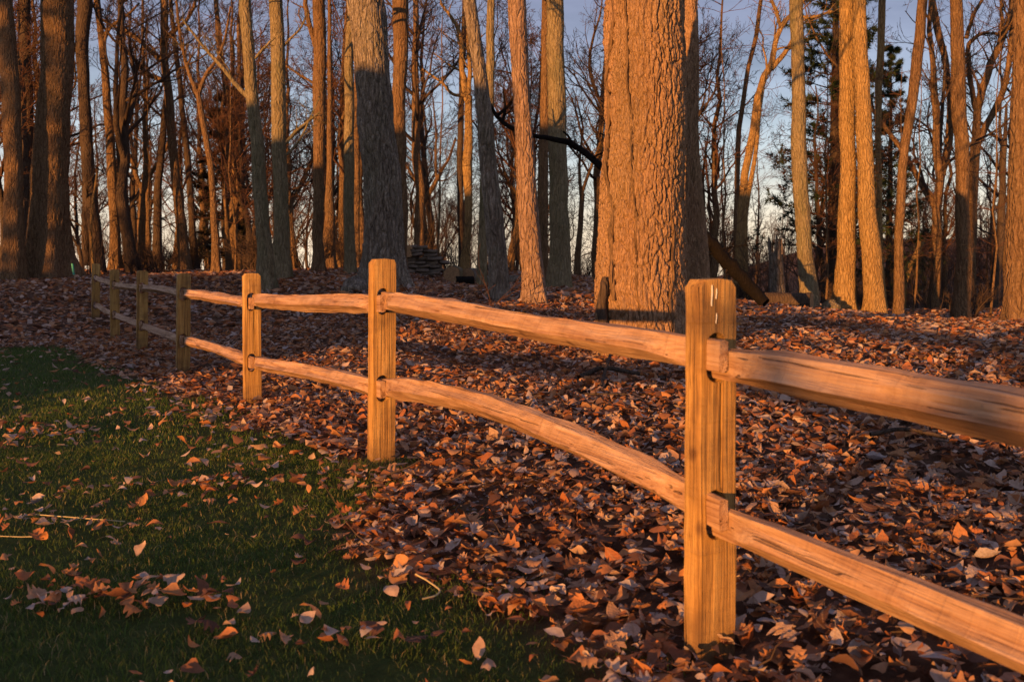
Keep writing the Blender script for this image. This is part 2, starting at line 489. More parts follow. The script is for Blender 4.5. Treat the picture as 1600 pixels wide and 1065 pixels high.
def lawn_mask(X, Y):
    """1 on mown lawn, 0 in the wood"""
    v = fence_v(X, Y)
    edge = 0.30 + (fbm(X * 1.3 + 20, Y * 1.3 + 4) - 0.5) * 1.0 + 0.5 * sstep(8, 13, Y) + 0.30 * (1 - sstep(3.1, 4.6, Y)) - 0.32 * np.exp(-((X + 0.9) / 0.7) ** 2 - ((Y - 5.0) / 0.7) ** 2)
    edge = edge + (fbm(X * 5.5 + 31, Y * 5.5 + 12) - 0.5) * 0.55
    m = 1 - sstep(-edge - 0.16, -edge + 0.16, v)
    m = m * (1 - sstep(13.2, 14.6, Y + (fbm(X * 0.8, Y * 0.8 + 9) - 0.5) * 3))
    return m

def warp(n, near, far, p):
    t = np.linspace(-1, 1, n)
    return np.sign(t) * (near * np.abs(t) + far * np.abs(t) ** p)
gx = warp(231, 15, 1500, 7.0)
gy = warp(261, 17, 2000, 7.0) + 9
GX, GY = np.meshgrid(gx, gy)
GZ = ground(GX, GY)
nY, nX = GX.shape
idx = np.arange(nX * nY).reshape(nY, nX)
gq = np.stack([idx[:-1, :-1], idx[:-1, 1:], idx[1:, 1:], idx[1:, :-1]], -1).reshape(-1, 4)
gv = np.stack([GX, GY, GZ], -1).reshape(-1, 3)
def surf(X, Y):
    """height of the built ground sheet"""
    i = np.clip(np.searchsorted(gx, X) - 1, 0, nX - 2); j = np.clip(np.searchsorted(gy, Y) - 1, 0, nY - 2)
    a = (X - gx[i]) / (gx[i + 1] - gx[i]); b = (Y - gy[j]) / (gy[j + 1] - gy[j])
    return (GZ[j, i] * (1 - a) + GZ[j, i + 1] * a) * (1 - b) + (GZ[j + 1, i] * (1 - a) + GZ[j + 1, i + 1] * a) * b
GROUND = build('ground', gv, gq, M_GROUND, attrs={'rnd': lawn_mask(GX, GY).ravel()})
tag(GROUND, 'ground under lawn and woodland floor rising to a low crest', 'ground', kind='structure')

# ------------------------------------------------------------------ fence
def post_mesh(ztop, zslots, seed):
    """plank-like post: outline with two rounded slots, extruded along the fence; local X across, Y along, Z up"""
    r_ = np.random.RandomState(seed)
    hw = 0.066; hb = 0.036
    cu = bpy.data.curves.new('post_outline', 'CURVE')
    cu.dimensions = '2D'; cu.fill_mode = 'BOTH'; cu.extrude = hb - 0.004; cu.bevel_depth = 0.004; cu.bevel_resolution = 1; cu.offset = -0.004
    def poly(pts):
        sp = cu.splines.new('POLY'); sp.points.add(len(pts) - 1)
        for q, (a, b) in zip(sp.points, pts): q.co = (a, b, 0, 1)
        sp.use_cyclic_u = True
    c1, c2 = 0.012 + 0.01 * r_.rand(), 0.010 + 0.012 * r_.rand()
    out = []
    for i in range(25):
        z = -0.35 + (ztop - 0.022 + 0.35) * i / 24; out.append((-hw + 0.0035 * (r_.rand() - 0.5), z))
    out.append((-hw + c1, ztop)); out.append((0.0, ztop + 0.004)); out.append((hw - c2, ztop - 0.001))
    for i in range(25):
        z = ztop - 0.022 - (ztop - 0.022 + 0.35) * i / 24; out.append((hw + 0.0035 * (r_.rand() - 0.5), z))
    poly(out)
    for zs in zslots:
        w, h = 0.034, 0.070
        pts = []
        for i in range(9):
            a = math.pi * i / 8; pts.append((-0.008 + w * math.cos(a), zs + h - w + w * math.sin(a)))
        for i in range(9):
            a = math.pi + math.pi * i / 8; pts.append((-0.008 + w * math.cos(a), zs - h + w + w * math.sin(a)))
        poly(pts)
    # season crack between the two slots
    zt, zb = max(zslots) - 0.075, min(zslots) + 0.075
    if seed in (1, 3):
        pts = []
        for i in range(11):
            z = zt + (zb - zt) * i / 10; pts.append((0.010 + 0.0008 * math.sin(i * 1.3) + 0.0022, z))
        for i in range(11):
            z = zb + (zt - zb) * i / 10; pts.append((0.010 + 0.0008 * math.sin((10 - i) * 1.3) - 0.0022, z))
        poly(pts[::-1])
    ob = bpy.data.objects.new('tmp', cu); COL.objects.link(ob)
    dg = bpy.context.evaluated_depsgraph_get()
    me = bpy.data.meshes.new_from_object(ob.evaluated_get(dg))
    bpy.data.objects.remove(ob); bpy.data.curves.remove(cu)
    n = len(me.vertices)
    co = np.empty(n * 3, np.float32); me.vertices.foreach_get('co', co); co = co.reshape(-1, 3)
    new = np.stack([co[:, 0], -co[:, 2], co[:, 1]], 1)
    new[:, 1] += (vnoise(new[:, 2] * 4 + seed * 3, np.sign(new[:, 1]) * 5 + 20) - 0.5) * 0.005
    me.vertices.foreach_set('co', np.ascontiguousarray(new, np.float32).ravel())
    if seed in (1, 3):
        pass
    me.materials.clear(); me.materials.append(M_POST)
    me.set_sharp_from_angle(angle=R(40))
    me.update()
    return me

POST_TOP = [1.06, 1.134, 1.04, 1.02, 1.035, 1.04, 1.134]
# rail heights (top, bottom) at the near and far post of every bay
UP = [((0.895, 0.800), (0.974, 0.862)), ((0.954, 0.848), (0.886, 0.775)), ((0.850, 0.765), (0.865, 0.766)), ((0.850, 0.765), (0.860, 0.770)), ((0.858, 0.775), (0.850, 0.750)), ((0.862, 0.765), (0.92, 0.835))]
LO = [((0.455, 0.353), (0.504, 0.385)), ((0.498, 0.403), (0.394, 0.290)), ((0.398, 0.308), (0.372, 0.270)), ((0.386, 0.300), (0.376, 0.285)), ((0.395, 0.310), (0.39, 0.30)), ((0.40, 0.31), (0.446, 0.355))]
BOW = {(0, 0): -0.008, (0, 1): 0.092, (1, 0): -0.012, (1, 1): 0.012, (2, 1): 0.02, (3, 0): 0.015}
fence = empty('split_rail_fence', (P0[0], P0[1], gz(*P0)))
tag(fence, 'two-rail split rail timber fence receding between lawn and leaf-strewn wood', 'fence')
FZ = gz(*P0)
rotF = math.atan2(FN[1], FN[0])
def fence_local(X, Y, Z): return (X - P0[0], Y - P0[1], Z - FZ)
slot = {}
for k in range(-1, 7):
    def mid(T, j, e): a = T[j][e]; return (a[0] + a[1]) / 2
    if k == -1: slot[k] = (0.70, 0.22)
    elif k == 0: slot[k] = ((0.848 + 0.828) / 2, (0.404 + 0.378) / 2)
    elif k == 6: slot[k] = (mid(UP, 5, 1), mid(LO, 5, 1))
    else: slot[k] = ((mid(UP, k - 1, 1) + mid(UP, k, 0)) / 2, (mid(LO, k - 1, 1) + mid(LO, k, 0)) / 2)
posts = []
for k in range(-1, 7):
    p = fpos(k)
    g = gz(*p)
    top = POST_TOP[k] if k >= 0 else 1.03
    me = post_mesh(top - g, [z - g for z in slot[k]], k + 1)
    o = link('post', me, fence)
    o.location = fence_local(p[0], p[1], g)
    o.rotation_euler = (R([0, -0.4, 0.5, -0.3, 0.4, 0.5, -0.6, 0.3][k]), R([0.3, 0.5, -0.6, 0.4, 0.3, -0.5, 0.6, 0.2][k]), rotF + R([0, 1, -2, 1.5, 0.5, -1, 1, 0][k]))
    posts.append(o)

def rail_mesh(A, B, hA, hB, bow, seed):
    """A, B: world end points (x,y,z mid); hA, hB heights of the full section; local X runs along the rail"""
    r_ = np.random.RandomState(100 + seed)
    L = float(np.linalg.norm(B - A))
    n = 150
    t = np.linspace(0, 1, n)
    # irregular split section, towards the viewer = -Y
    sec = np.array([(-0.98, -0.18), (-0.78, 0.18), (-0.57, 0.54), (-0.36, 0.90), (0.22, 1.0), (0.92, 0.35), (0.80, -0.62), (0.20, -1.0), (-0.39, -0.60)])
    sec = sec + (r_.rand(*sec.shape) - 0.5) * 0.10
    ten = np.array([(-0.38, -0.60), (-0.39, -0.15), (-0.38, 0.32), (-0.36, 0.78), (0.0, 0.86), (0.37, 0.76), (0.38, -0.74), (0.0, -0.86), (-0.36, -0.80)])
    d = np.minimum(t, 1 - t) * L
    body = sstep(0.13, 0.34, d)
    V = np.zeros((n, len(sec), 3))
    h = (hA + (hB - hA) * t) / 2
    for j in range(len(sec)):
        wy = 0.052 * (1 + 0.30 * (vnoise(t * 5 + j * 3.1, seed + 0.0 * t) - 0.5) + 0.16 * (vnoise(t * 17 + j * 5.7, seed + 3 + 0.0 * t) - 0.5))
        wz = h * (1 + 0.22 * (vnoise(t * 4 + j * 2.3 + 9, seed + 1 + 0.0 * t) - 0.5) + 0.14 * (vnoise(t * 19 + j * 4.1, seed + 5 + 0.0 * t) - 0.5))
        hf = (vnoise(t * 46 + j * 7.7, seed + 8 + 0.0 * t) - 0.5) * 0.0050 + (vnoise(t * 13 + j * 9.1, seed + 12 + 0.0 * t) - 0.5) * 0.0060
        V[:, j, 1] = body * sec[j, 0] * wy + (1 - body) * ten[j, 0] * 0.040 + hf * (0.3 + 0.7 * body)
        V[:, j, 2] = body * sec[j, 1] * wz + (1 - body) * ten[j, 1] * 0.054
    twist = (r_.rand() - 0.5) * 0.18 * (t - 0.5)
    c, s_ = np.cos(twist)[:, None], np.sin(twist)[:, None]
    y, z = V[:, :, 1].copy(), V[:, :, 2].copy()
    V[:, :, 1] = y * c - z * s_; V[:, :, 2] = y * s_ + z * c
    arc = np.sin(np.pi * t) * bow + (vnoise(t * 3, seed * 7.7 + 0.0 * t) - 0.5) * 0.02 * np.sin(np.pi * t)
    V[:, :, 2] += arc[:, None]
    V[:, :, 1] += ((vnoise(t * 2.5 + 4, seed * 3.3 + 0.0 * t) - 0.5) * 0.03 * np.sin(np.pi * t))[:, None]
    V[:, :, 0] = (t * L)[:, None]
    m = len(sec)
    ix = np.arange(n * m).reshape(n, m)
    a, b = ix[:-1], ix[1:]
    q = np.stack([a, b, np.roll(b, -1, 1), np.roll(a, -1, 1)], -1).reshape(-1, 4)
    caps = np.stack([ix[0], ix[-1][::-1]])
    return mesh_data('rail', V.reshape(-1, 3), [q, caps], M_RAIL, True, None, 17)

rail_id = 0
def add_rail(k, z0, z1, h0, h1, bow):
    """bay k: from post k (near) to post k+1 (far)"""
    global rail_id
    rail_id += 1
    pa = fpos(k); pb = fpos(k + 1)
    a = pa - FD * (0.036 + 0.056) - FN * 0.026
    b = pb + FD * (0.036 + 0.03) + FN * 0.010
    A = np.array([a[0], a[1], z0]); B = np.array([b[0], b[1], z1])
    me = rail_mesh(A, B, h0, h1, bow, rail_id)
    o = link('rail', me, fence)
    d = Vector(B - A)
    o.location = fence_local(*A)
    yaw = math.atan2(d.y, d.x); pit = math.atan2(d.z, math.hypot(d.x, d.y))
    o.rotation_euler = (0, -pit, yaw)
    # local +Y is left of travel (away from camera) = lawn side, so flip the section
    return o
# section towards the lawn: mirror Y once for all rails
for k in range(6):
    for j, T in enumerate((UP, LO)):
        (t0, b0), (t1, b1) = T[k]
        o = add_rail(k, (t0 + b0) / 2, (t1 + b1) / 2, t0 - b0, t1 - b1, BOW.get((k, j), 0.0))
add_rail(-1, 0.70, 0.826, 0.116, 0.108, 0.0)
add_rail(-1, 0.22, 0.378, 0.12, 0.102, 0.006)
for o in fence.children:
    if o.name.startswith('rail'):
        me = o.data
        n = len(me.vertices); co = np.empty(n * 3, np.float32); me.vertices.foreach_get('co', co); co = co.reshape(-1, 3); co[:, 1] *= -1
        me.vertices.foreach_set('co', co.ravel()); me.flip_normals(); me.update()

# paint drips on the nearest post
def drip(parent, cx, z0, z1, w, y=-0.0372):
    w = w * 0.8
    n = 9
    V = []
    for i in range(n):
        t = i / (n - 1); ww = w * (0.55 + 0.45 * math.sin(math.pi * (0.15 + 0.8 * t)) + 0.25 * (t > 0.8)) * (1 if 0 < i < n - 1 else 0.4)
        z = z0 + (z1 - z0) * t
        x = cx + 0.0012 * math.sin(t * 5)
        V += [(x - ww, y + 0.0006, z), (x, y - 0.0022, z), (x + ww, y + 0.0006, z)]
    Q = []
    for i in range(n - 1):
        for j in range(2):
            a = i * 3 + j; Q.append((a, a + 1, a + 4, a + 3))
    o = build('paint_drip', np.array(V), np.array(Q), M_DRIP, parent)
    return o
g0 = FZ
near_post = posts[1]
near_post['label'] = 'nearest fence post with white paint drips near its top'
drip(near_post, -0.028, 1.045 - g0, 0.985 - g0, 0.0036)
drip(near_post, -0.012, 1.035 - g0, 1.005 - g0, 0.0024)
drip(near_post, -0.012, 0.965 - g0, 0.935 - g0, 0.0016)

# ------------------------------------------------------------------ trees
def worley(U, W, nu, seed):
    """F2-F1 of a jittered cell grid; U tiles at nu cells"""
    r_ = np.random.RandomState(seed)
    jit = r_.rand(nu, 997, 2) * 0.86 + 0.07
    ui = np.floor(U).astype(int); wi = np.floor(W).astype(int)
    f1 = np.full(U.shape, 9.0); f2 = np.full(U.shape, 9.0)
    for du in (-1, 0, 1):
        for dw in (-1, 0, 1):
            a = ui + du; b = wi + dw
            j = jit[a % nu, b % 997]
            d = np.hypot(a + j[..., 0] - U, b + j[..., 1] - W)
            f2 = np.minimum(f2, np.maximum(f1, d)); f1 = np.minimum(f1, d)
    return f2 - f1

def trunk_arrays(pts, sides, seglen, zg, flare=0.6, flare_h=0.4, lobes=5, bark_amp=0.0, bark_w=0.07, bark_l=0.2, seed=0, ztop=None, lump=0.05):
    """pts: world rows (x,y,z,r) from low to high; returns verts relative to base, quads, and axis arrays"""
    pts = np.asarray(pts, float)
    o = np.argsort(pts[:, 2]); pts = pts[o]
    if ztop is not None and pts[-1, 2] < ztop:
        k = min(len(pts) - 1, 2)
        sl = (pts[-1, :2] - pts[-1 - k, :2]) / max(0.3, pts[-1, 2] - pts[-1 - k, 2])
        dz = ztop - pts[-1, 2]
        r_ = np.random.RandomState(seed + 5)
        for f_ in (0.5, 1.0):
            q = pts[-1].copy() if f_ < 1 else pts[-1].copy()
            base = pts[-1] if f_ == 0.5 else pts[-2]
            q[:2] = base[:2] + sl * dz * f_ * 0.7 + (r_.rand(2) - 0.5) * 0.4 * (dz / 6)
            q[2] = ztop - dz * (1 - f_); q[3] = base[3] * (0.72 if f_ == 0.5 else 0.30)
            pts = np.vstack([pts, q])
    z0 = zg - 0.25
    zv = CAMZ + HZ / F * float(np.mean(pts[:, 1])) + 0.6      # finer rings where the picture sees them
    zs = np.concatenate([np.arange(z0, min(zv, pts[-1, 2]), seglen), np.arange(zv, pts[-1, 2], max(seglen, 0.3))]) if zv < pts[-1, 2] else np.arange(z0, pts[-1, 2], seglen)
    # smooth interpolation of the axis
    def interp(c):
        y = np.interp(zs, pts[:, 2], pts[:, c])
        kk = max(1, int(0.5 / seglen)); kk += (kk + 1) % 2
        pad = np.pad(y, kk, mode='edge')
        # keep end slope
        pad[:kk] = y[0] + (y[0] - y[1]) * np.arange(kk, 0, -1) if len(y) > 1 else y[0]
        pad[-kk:] = y[-1] + (y[-1] - y[-2]) * np.arange(1, kk + 1) if len(y) > 1 else y[-1]
        ker = np.ones(kk) / kk
        return np.convolve(pad, ker, 'same')[kk:-kk]
    ax, ay, ar = interp(0), interp(1), np.maximum(interp(3), 0.012)
    wv = (vnoise(zs * 0.8 + seed, zs * 0 + seed * 1.7) - 0.5) * 0.5 * np.minimum(ar, 0.22) + (vnoise(zs * 2.1 + seed, zs * 0 + seed * 0.7) - 0.5) * 0.2 * np.minimum(ar, 0.22)
    ax = ax + wv
    th = np.arange(sides) / sides * 2 * np.pi
    TH, ZS = np.meshgrid(th, zs)
    h = np.maximum(ZS - zg, 0)
    rr = ar[:, None] * np.ones_like(TH)
    r_ = np.random.RandomState(seed)
    ph = r_.rand(4) * 6.28
    lob = 0.5 + 0.5 * np.cos(lobes * TH + ph[0] + 0.5 * np.sin(TH + ph[1]))
    lob = lob ** 1.5
    fl = flare * np.exp(-h / flare_h) * (0.35 + 0.9 * lob) + 0.06 * flare * np.exp(-h / (flare_h * 3)) * lob
    rr = rr * (1 + fl)
    cx, sx = np.cos(TH), np.sin(TH)
    rr = rr * (1 + lump * ((vnoise(cx * 1.3 + 9 + seed, ZS * 0.9 + sx * 1.2 + seed * 2) - 0.5) * 1.4 + (vnoise(cx * 2.5 + 3 + seed, ZS * 2.6 + sx * 2.5) - 0.5) * 0.7))
    if bark_amp > 0:
        circ = 2 * np.pi * float(np.median(ar))
        nu = max(8, int(round(circ / bark_w)))
        U = TH / (2 * np.pi) * nu + 0.55 * (vnoise(cx * 6 + 5, ZS * 3.0 + sx * 6) - 0.5) * 2
        W = ZS / bark_l + 0.6 * (vnoise(cx * 5 + 15, ZS * 4.0 + sx * 5) - 0.5) * 2
        w1 = worley(U, W, nu, seed + 1)
        w2 = worley(U * 2 + 0.3 * np.sin(W), W * 2.3, nu * 2, seed + 2)
        plate = sstep(0.02, 0.24, w1) * 0.78 + 0.22 * sstep(0.0, 0.3, w2)
        ridge = np.abs(vnoise(cx * 14 + 8, ZS * 1.6 + sx * 14) - 0.5) * 2
        rough = (vnoise(cx * 25 + 30, ZS * 16 + sx * 25) - 0.5) * 0.45 + (vnoise(cx * 60 + 3, ZS * 45 + sx * 60) - 0.5) * 0.45
        rr = rr + bark_amp * (plate - 0.6 + 0.35 * (ridge - 0.4) + rough * (0.4 + 0.6 * plate))
    V = np.stack([ax[:, None] + rr * cx, ay[:, None] + rr * sx, ZS], -1)
    n, m = TH.shape
    ix = np.arange(n * m).reshape(n, m)
    a, b = ix[:-1], ix[1:]
    q = np.stack([a, np.roll(a, -1, 1), np.roll(b, -1, 1), b], -1).reshape(-1, 4)
    return V.reshape(-1, 3), q, (zs, ax, ay, ar)

def grow_batch(rng, start, direc, length, r0, r1, K, jitter, lift, droop=0.0):
    """B branches: arrays start (B,3), direc (B,3), length (B,), radii -> polylines (B,K,3), radii (B,K)"""
    B = len(start)
    P = np.zeros((B, K, 3)); P[:, 0] = start
    d = direc / np.linalg.norm(direc, axis=1, keepdims=True)
    st = (length / (K - 1))[:, None]
    for k in range(1, K):
        d = d + rng.randn(B, 3) * jitter + np.array([0, 0, lift])
        d /= np.linalg.norm(d, axis=1, keepdims=True)
        P[:, k] = P[:, k - 1] + d * st
    t = np.linspace(0, 1, K)[None]
    return P, r0[:, None] * (1 - t) + r1[:, None] * t

def children(rng, P, Rd, per, tmin, spread, lenf, Lpar, rf, up=0.0):
    """child start/dir/len/radius for each branch in a batch"""
    B, K, _ = P.shape
    t = tmin + (1 - tmin) * (np.arange(per)[None] + rng.rand(B, per)) / per
    f = np.clip(t * (K - 1), 0, K - 1.001); i = f.astype(int); fr = (f - i)[..., None]
    bi = np.arange(B)[:, None]
    p = P[bi, i] * (1 - fr) + P[bi, i + 1] * fr
    tg = P[bi, i + 1] - P[bi, i]; tg /= np.linalg.norm(tg, axis=2, keepdims=True) + 1e-9
    rnd = rng.randn(B, per, 3); rnd -= (rnd * tg).sum(2, keepdims=True) * tg
    rnd /= np.linalg.norm(rnd, axis=2, keepdims=True) + 1e-9
    a = spread * (0.7 + 0.6 * rng.rand(B, per, 1))
    d = tg * np.cos(a) + rnd * np.sin(a) + np.array([0, 0, up])
    rad = (Rd[bi, i] * (1 - fr[..., 0]) + Rd[bi, i + 1] * fr[..., 0]) * rf
    ln = Lpar[:, None] * lenf * (0.6 + 0.7 * rng.rand(B, per)) * (1.15 - 0.55 * t)
    return p.reshape(-1, 3), d.reshape(-1, 3), ln.ravel(), rad.ravel()

def crown_mesh(name, mat, rng, start, direc, length, rad, levels, sides=(6, 4, 3, 3), lift=0.06, jit=0.16, rmin=0.0036):
    acc = Acc()
    s, d, L, r = start, direc, length, rad
    for lv, (per, lenf, spread) in enumerate(levels + [(0, 0, 0)]):
        K = (9, 7, 5, 4)[min(lv, 3)]
        P, Rd = grow_batch(rng, s, d, L, r, np.maximum(r * 0.28, rmin * 0.72), K, jit * (1.0 + 0.25 * lv), lift)
        V, q = tubes(P, Rd, sides[min(lv, 3)])
        acc.add(V, q)
        if per:
            s, d, L, r = children(rng, P, Rd, per, 0.22 if lv else 0.3, spread, lenf, L, 0.62, 0.05)
            r = np.maximum(r, rmin)
    return acc.mesh(name, mat, True)

def limb_mesh(name, mat, limbs, rng, twigs=True):
    """limbs: list of world rows (x,y,z,r); adds side twigs"""
    acc = Acc()
    for L in limbs:
        L = np.asarray(L, float)
        # resample smooth
        t = np.concatenate([[0], np.cumsum(np.linalg.norm(np.diff(L[:, :3], axis=0), axis=1))])
        n = max(8, len(L) * 4)
        tt = np.linspace(0, t[-1], n)
        Q = np.stack([np.interp(tt, t, L[:, c]) for c in range(4)], 1)
        for _ in range(2):
            Q[1:-1] = (Q[:-2] + 2 * Q[1:-1] + Q[2:]) / 4
        Q[1:-1, :3] += rng.randn(n - 2, 3) * Q[1:-1, 3:4] * 0.10
        P = Q[None, :, :3]; Rd = Q[None, :, 3]
        V, q = tubes(P, Rd, 9); acc.add(V, q)
        if twigs:
            Lp = np.array([t[-1]])
            s, d, ln, r = children(rng, P, Rd, max(5, int(t[-1] * 3.0)), 0.2, 0.9, 0.42, Lp, 0.4, 0.15)
            r = np.clip(r, 0.008, 0.035)
            P2, R2 = grow_batch(rng, s, d, ln, r, r * 0.3, 6, 0.2, 0.06)
            V, q = tubes(P2, R2, 4); acc.add(V, q)
            s, d, l2, r = children(rng, P2, R2, 6, 0.2, 0.7, 0.5, ln, 0.55, 0.05)
            r = np.maximum(r, 0.004)
            P3, R3 = grow_batch(rng, s, d, l2, r, r * 0.4, 5, 0.2, 0.06)
            V, q = tubes(P3, R3, 3); acc.add(V, q)
    return acc.mesh(name, mat, True)

TREES = {}
def tree(key, label, mat, Z, rows, name='tree', cat='tree', sides=28, seg=0.09, flare=0.65, flare_h=0.35, amp=0.0, bw=0.06, bl=0.16, ztop=9.0, limbs=None, crown=True, seed=None, dense_to=None, lump=0.06, lobes=5):
    """rows: (left edge px, right edge px, row px) of the trunk in the photo, at distance Z metres"""
    seed = seed if seed is not None else (abs(hash_s(key)) % 9000)
    rng = np.random.RandomState(seed)
    pts = []
    for (l, r, y) in rows:
        c = px((l + r) / 2, y, Z); pts.append((c[0], c[1], c[2], (r - l) / 2 / F * Z))
    pts = sorted(pts, key=lambda q: q[2])
    bx, by = pts[0][0], pts[0][1]
    zg = gz(bx, by)
    # carry the axis down to the ground
    if pts[0][2] > zg:
        pts = [(bx, by, zg - 0.25, pts[0][3] * 1.02)] + pts
    if ztop is not None and ztop > 8.5: ztop = max(ztop, CAMZ + HZ / F * Z + 3.0)
    V, q, ax = trunk_arrays(pts, sides, seg, zg, flare, flare_h, lobes, amp, bw, bl, seed, ztop, lump)
    root = empty(name, (bx, by, zg))
    tag(root, label, cat)
    off = np.array([bx, by, zg])
    link('trunk', mesh_data('trunk', V - off, q, mat), root)
    zs, axx, ayy, arr = ax
    if limbs:
        Ls = []
        for L in limbs:
            row = []
            for q_ in L:
                x, y, w = q_[:3]; Zz = Z + (q_[3] if len(q_) > 3 else 0)
                c = px(x, y, Zz); row.append((*(c - off), w / 2 / F * Z))
            Ls.append(row)
        for L_ in Ls: link('limb', limb_mesh('limb', mat, [L_], rng), root)
    if crown:
        zv = CAMZ + HZ / F * Z + 0.25      # first height above the picture
        lo = max(zv, 0.0)
        k = np.where(zs > lo)[0]
        if len(k) > 4:
            pick = k[np.linspace(2, len(k) - 1, 9).astype(int)]
            st = np.stack([axx[pick], ayy[pick], zs[pick]], 1) - off
            a = rng.rand(9) * 6.28
            dr = np.stack([np.cos(a), np.sin(a), 0.5 + 0.5 * rng.rand(9)], 1)
            ln = 2.0 + 2.2 * rng.rand(9)
            me = crown_mesh('crown', M_TWIG, rng, st, dr, ln, arr[pick] * 0.45, [(4, 0.5, 0.8), (3, 0.5, 0.7)])
            link('crown', me, root)
    TREES[key] = (root, off, ax)
    return root

def hash_s(s):
    h = 5381
    for c in s: h = (h * 33 + ord(c)) & 0x7fffffff
    return h

big = tree('big', 'huge deeply furrowed oak lit orange, closest to the fence, vines up its bark', B_OAK, 9.2,
     [(948, 1068, 0), (946, 1067, 200), (944, 1070, 330), (941, 1074, 420), (939, 1076, 480), (940, 1078, 570)], name='oak_tree', sides=270, seg=0.0125, flare=0.22, flare_h=0.28, amp=0.036, bw=0.040, bl=0.22, ztop=4.7, seed=3, lump=0.03, crown=False, lobes=6)
# upper bole of the big oak, out of the picture, coarser
def extend(key, mat, ztop):
    root, off, (zs, ax, ay, ar) = TREES[key]
    b = np.array([ax[-1], ay[-1], zs[-1]]) - off
    K = 10; t = np.linspace(0, 1, K)
    P = np.stack([b[0] + 0.3 * t * t, b[1] + 0 * t, b[2] - 0.3 + (ztop - zs[-1]) * t], 1)[None]
    Rr = (ar[-1] * (1 - 0.65 * t))[None]
    V, q = tubes(P, Rr, 24)
    link('upper_trunk', mesh_data('upper_trunk', V, q, mat), root)
    rng = np.random.RandomState(5)
    a = rng.rand(10) * 6.28
    i = rng.randint(3, K, 10)
    me = crown_mesh('crown', M_TWIG, rng, P[0, i], np.stack([np.cos(a), np.sin(a), 0.4 + 0 * a], 1), 3 + 2 * rng.rand(10), Rr[0, i] * 0.4, [(6, 0.5, 0.8), (5, 0.5, 0.7)])
    link('crown', me, root)
extend('big', B_OAK, 13)

# vines climbing the big oak
def vine(root_key, path, r, name='vine'):
    root, off, (zs, ax, ay, ar) = TREES[root_key]
    n = 140
    pz = np.linspace(path[0][1], path[-1][1], n)
    pxs = np.interp(pz[::-1] if path[0][1] > path[-1][1] else pz, [p[1] for p in sorted(path, key=lambda q: q[1])], [p[0] for p in sorted(path, key=lambda q: q[1])])
    if path[0][1] > path[-1][1]: pxs = pxs[::-1]
    P = []
    for x, y in zip(pxs, pz):
        z = CAMZ - (y - HZ) / F * 8.83
        i = int(np.clip(np.searchsorted(zs, z), 0, len(zs) - 1))
        X = (x - 800) / F * 8.83
        c = np.clip((X - ax[i]) / ar[i], -0.98, 0.98)
        Y = ay[i] - ar[i] * math.sqrt(1 - c * c)
        nx, ny = c, -math.sqrt(1 - c * c)
        P.append((ax[i] + (ar[i] + r * 0.7) * nx, ay[i] + (ar[i] + r * 0.7) * ny, z))
    P = np.array(P)
    for _ in range(3): P[1:-1] = (P[:-2] + 2 * P[1:-1] + P[2:]) / 4
    rng = np.random.RandomState(int(path[0][0]))
    P[:, 0] += (vnoise(P[:, 2] * 5, P[:, 2] * 0 + path[0][0]) - 0.5) * 0.05
    Rr = r * (0.85 + 0.4 * vnoise(P[:, 2] * 6, P[:, 2] * 0 + 2)) * np.linspace(1.15, 0.75, n)
    V, q = tubes((P - off)[None], Rr[None], 10)
    return link(name, mesh_data(name, V, q, B_BROWN), root)
vine('big', [(1003, 575), (1001, 520), (993, 440), (990, 395), (996, 340), (988, 290), (990, 215), (984, 120), (979, 60), (983, -40)], 0.011)
vine('big', [(962, 470), (958, 400), (960, 330), (954, 280), (957, 200), (956, 100), (961, 40), (963, -40)], 0.021)
vine('big', [(1050, 560), (1046, 470), (1052, 380), (1049, 300), (1055, 200)], 0.012)
# dead stub at its foot
root, off, _a = TREES['big']
def stub():
    c0 = px(941, 530, 8.92); c1 = px(943, 432, 8.92)
    K = 12; t = np.linspace(0, 1, K)
    P = (c0[None] * (1 - t[:, None]) + c1[None] * t[:, None]); P[:, 0] += 0.012 * np.sin(t * 9)
    Rr = 0.045 * (1.15 - 0.35 * t); Rr[-1] = 0.012
    V, q = tubes((P - off)[None], Rr[None], 12)
    V += (np.random.RandomState(2).rand(*V.shape) - 0.5) * 0.012
    return link('dead_stub', mesh_data('dead_stub', V, q, B_DARK), root)
stub()

tree('twin', 'straight furrowed oak standing just behind the huge one, half hidden by it', B_OAK, 11.1, [(1066, 1088, 0), (1066, 1091, 100), (1070, 1097, 280), (1074, 1107, 400), (1074, 1110, 500)], name='oak_tree', sides=110, seg=0.035, amp=0.018, bw=0.06, bl=0.15, flare=0.3)
tree('t16', 'thick grey oak with deep bark, sunlit top and shaded foot behind second post', B_GREY, 19.0, [(541, 600, 0), (555, 606, 108), (563, 618, 225), (570, 628, 340), (570, 630, 400), (568, 632, 440)], name='oak_tree', sides=150, seg=0.05, amp=0.03, bw=0.085, bl=0.30, flare=0.55, flare_h=0.35, ztop=12)
tree('t20', 'slim grey trunk leaning up to the left, beside the rosy trunk', B_GREY, 16.0, [(724, 744, 0), (737, 757, 100), (745, 770, 200), (753, 779, 283), (763, 793, 388), (767, 797, 455)], sides=72, seg=0.05, amp=0.012, bw=0.05, bl=0.2, flare=0.45, flare_h=0.22)
tree('t22', 'rosy brown fully sunlit trunk with scaly bark left of the huge oak', B_ROSY, 15.0, [(792, 820, 0), (800, 826, 100), (805, 832, 200), (809, 837, 256), (813, 845, 360), (815, 850, 455)], sides=80, seg=0.045, amp=0.014, bw=0.05, bl=0.16, flare=0.42, flare_h=0.2)
tree('t21', 'thin straight olive trunk crossing behind the slim leaning grey one', B_OLIVE, 20.0, [(762, 774, 0), (758, 772, 150), (750, 764, 300), (745, 761, 440)], flare=0.15, sides=32)
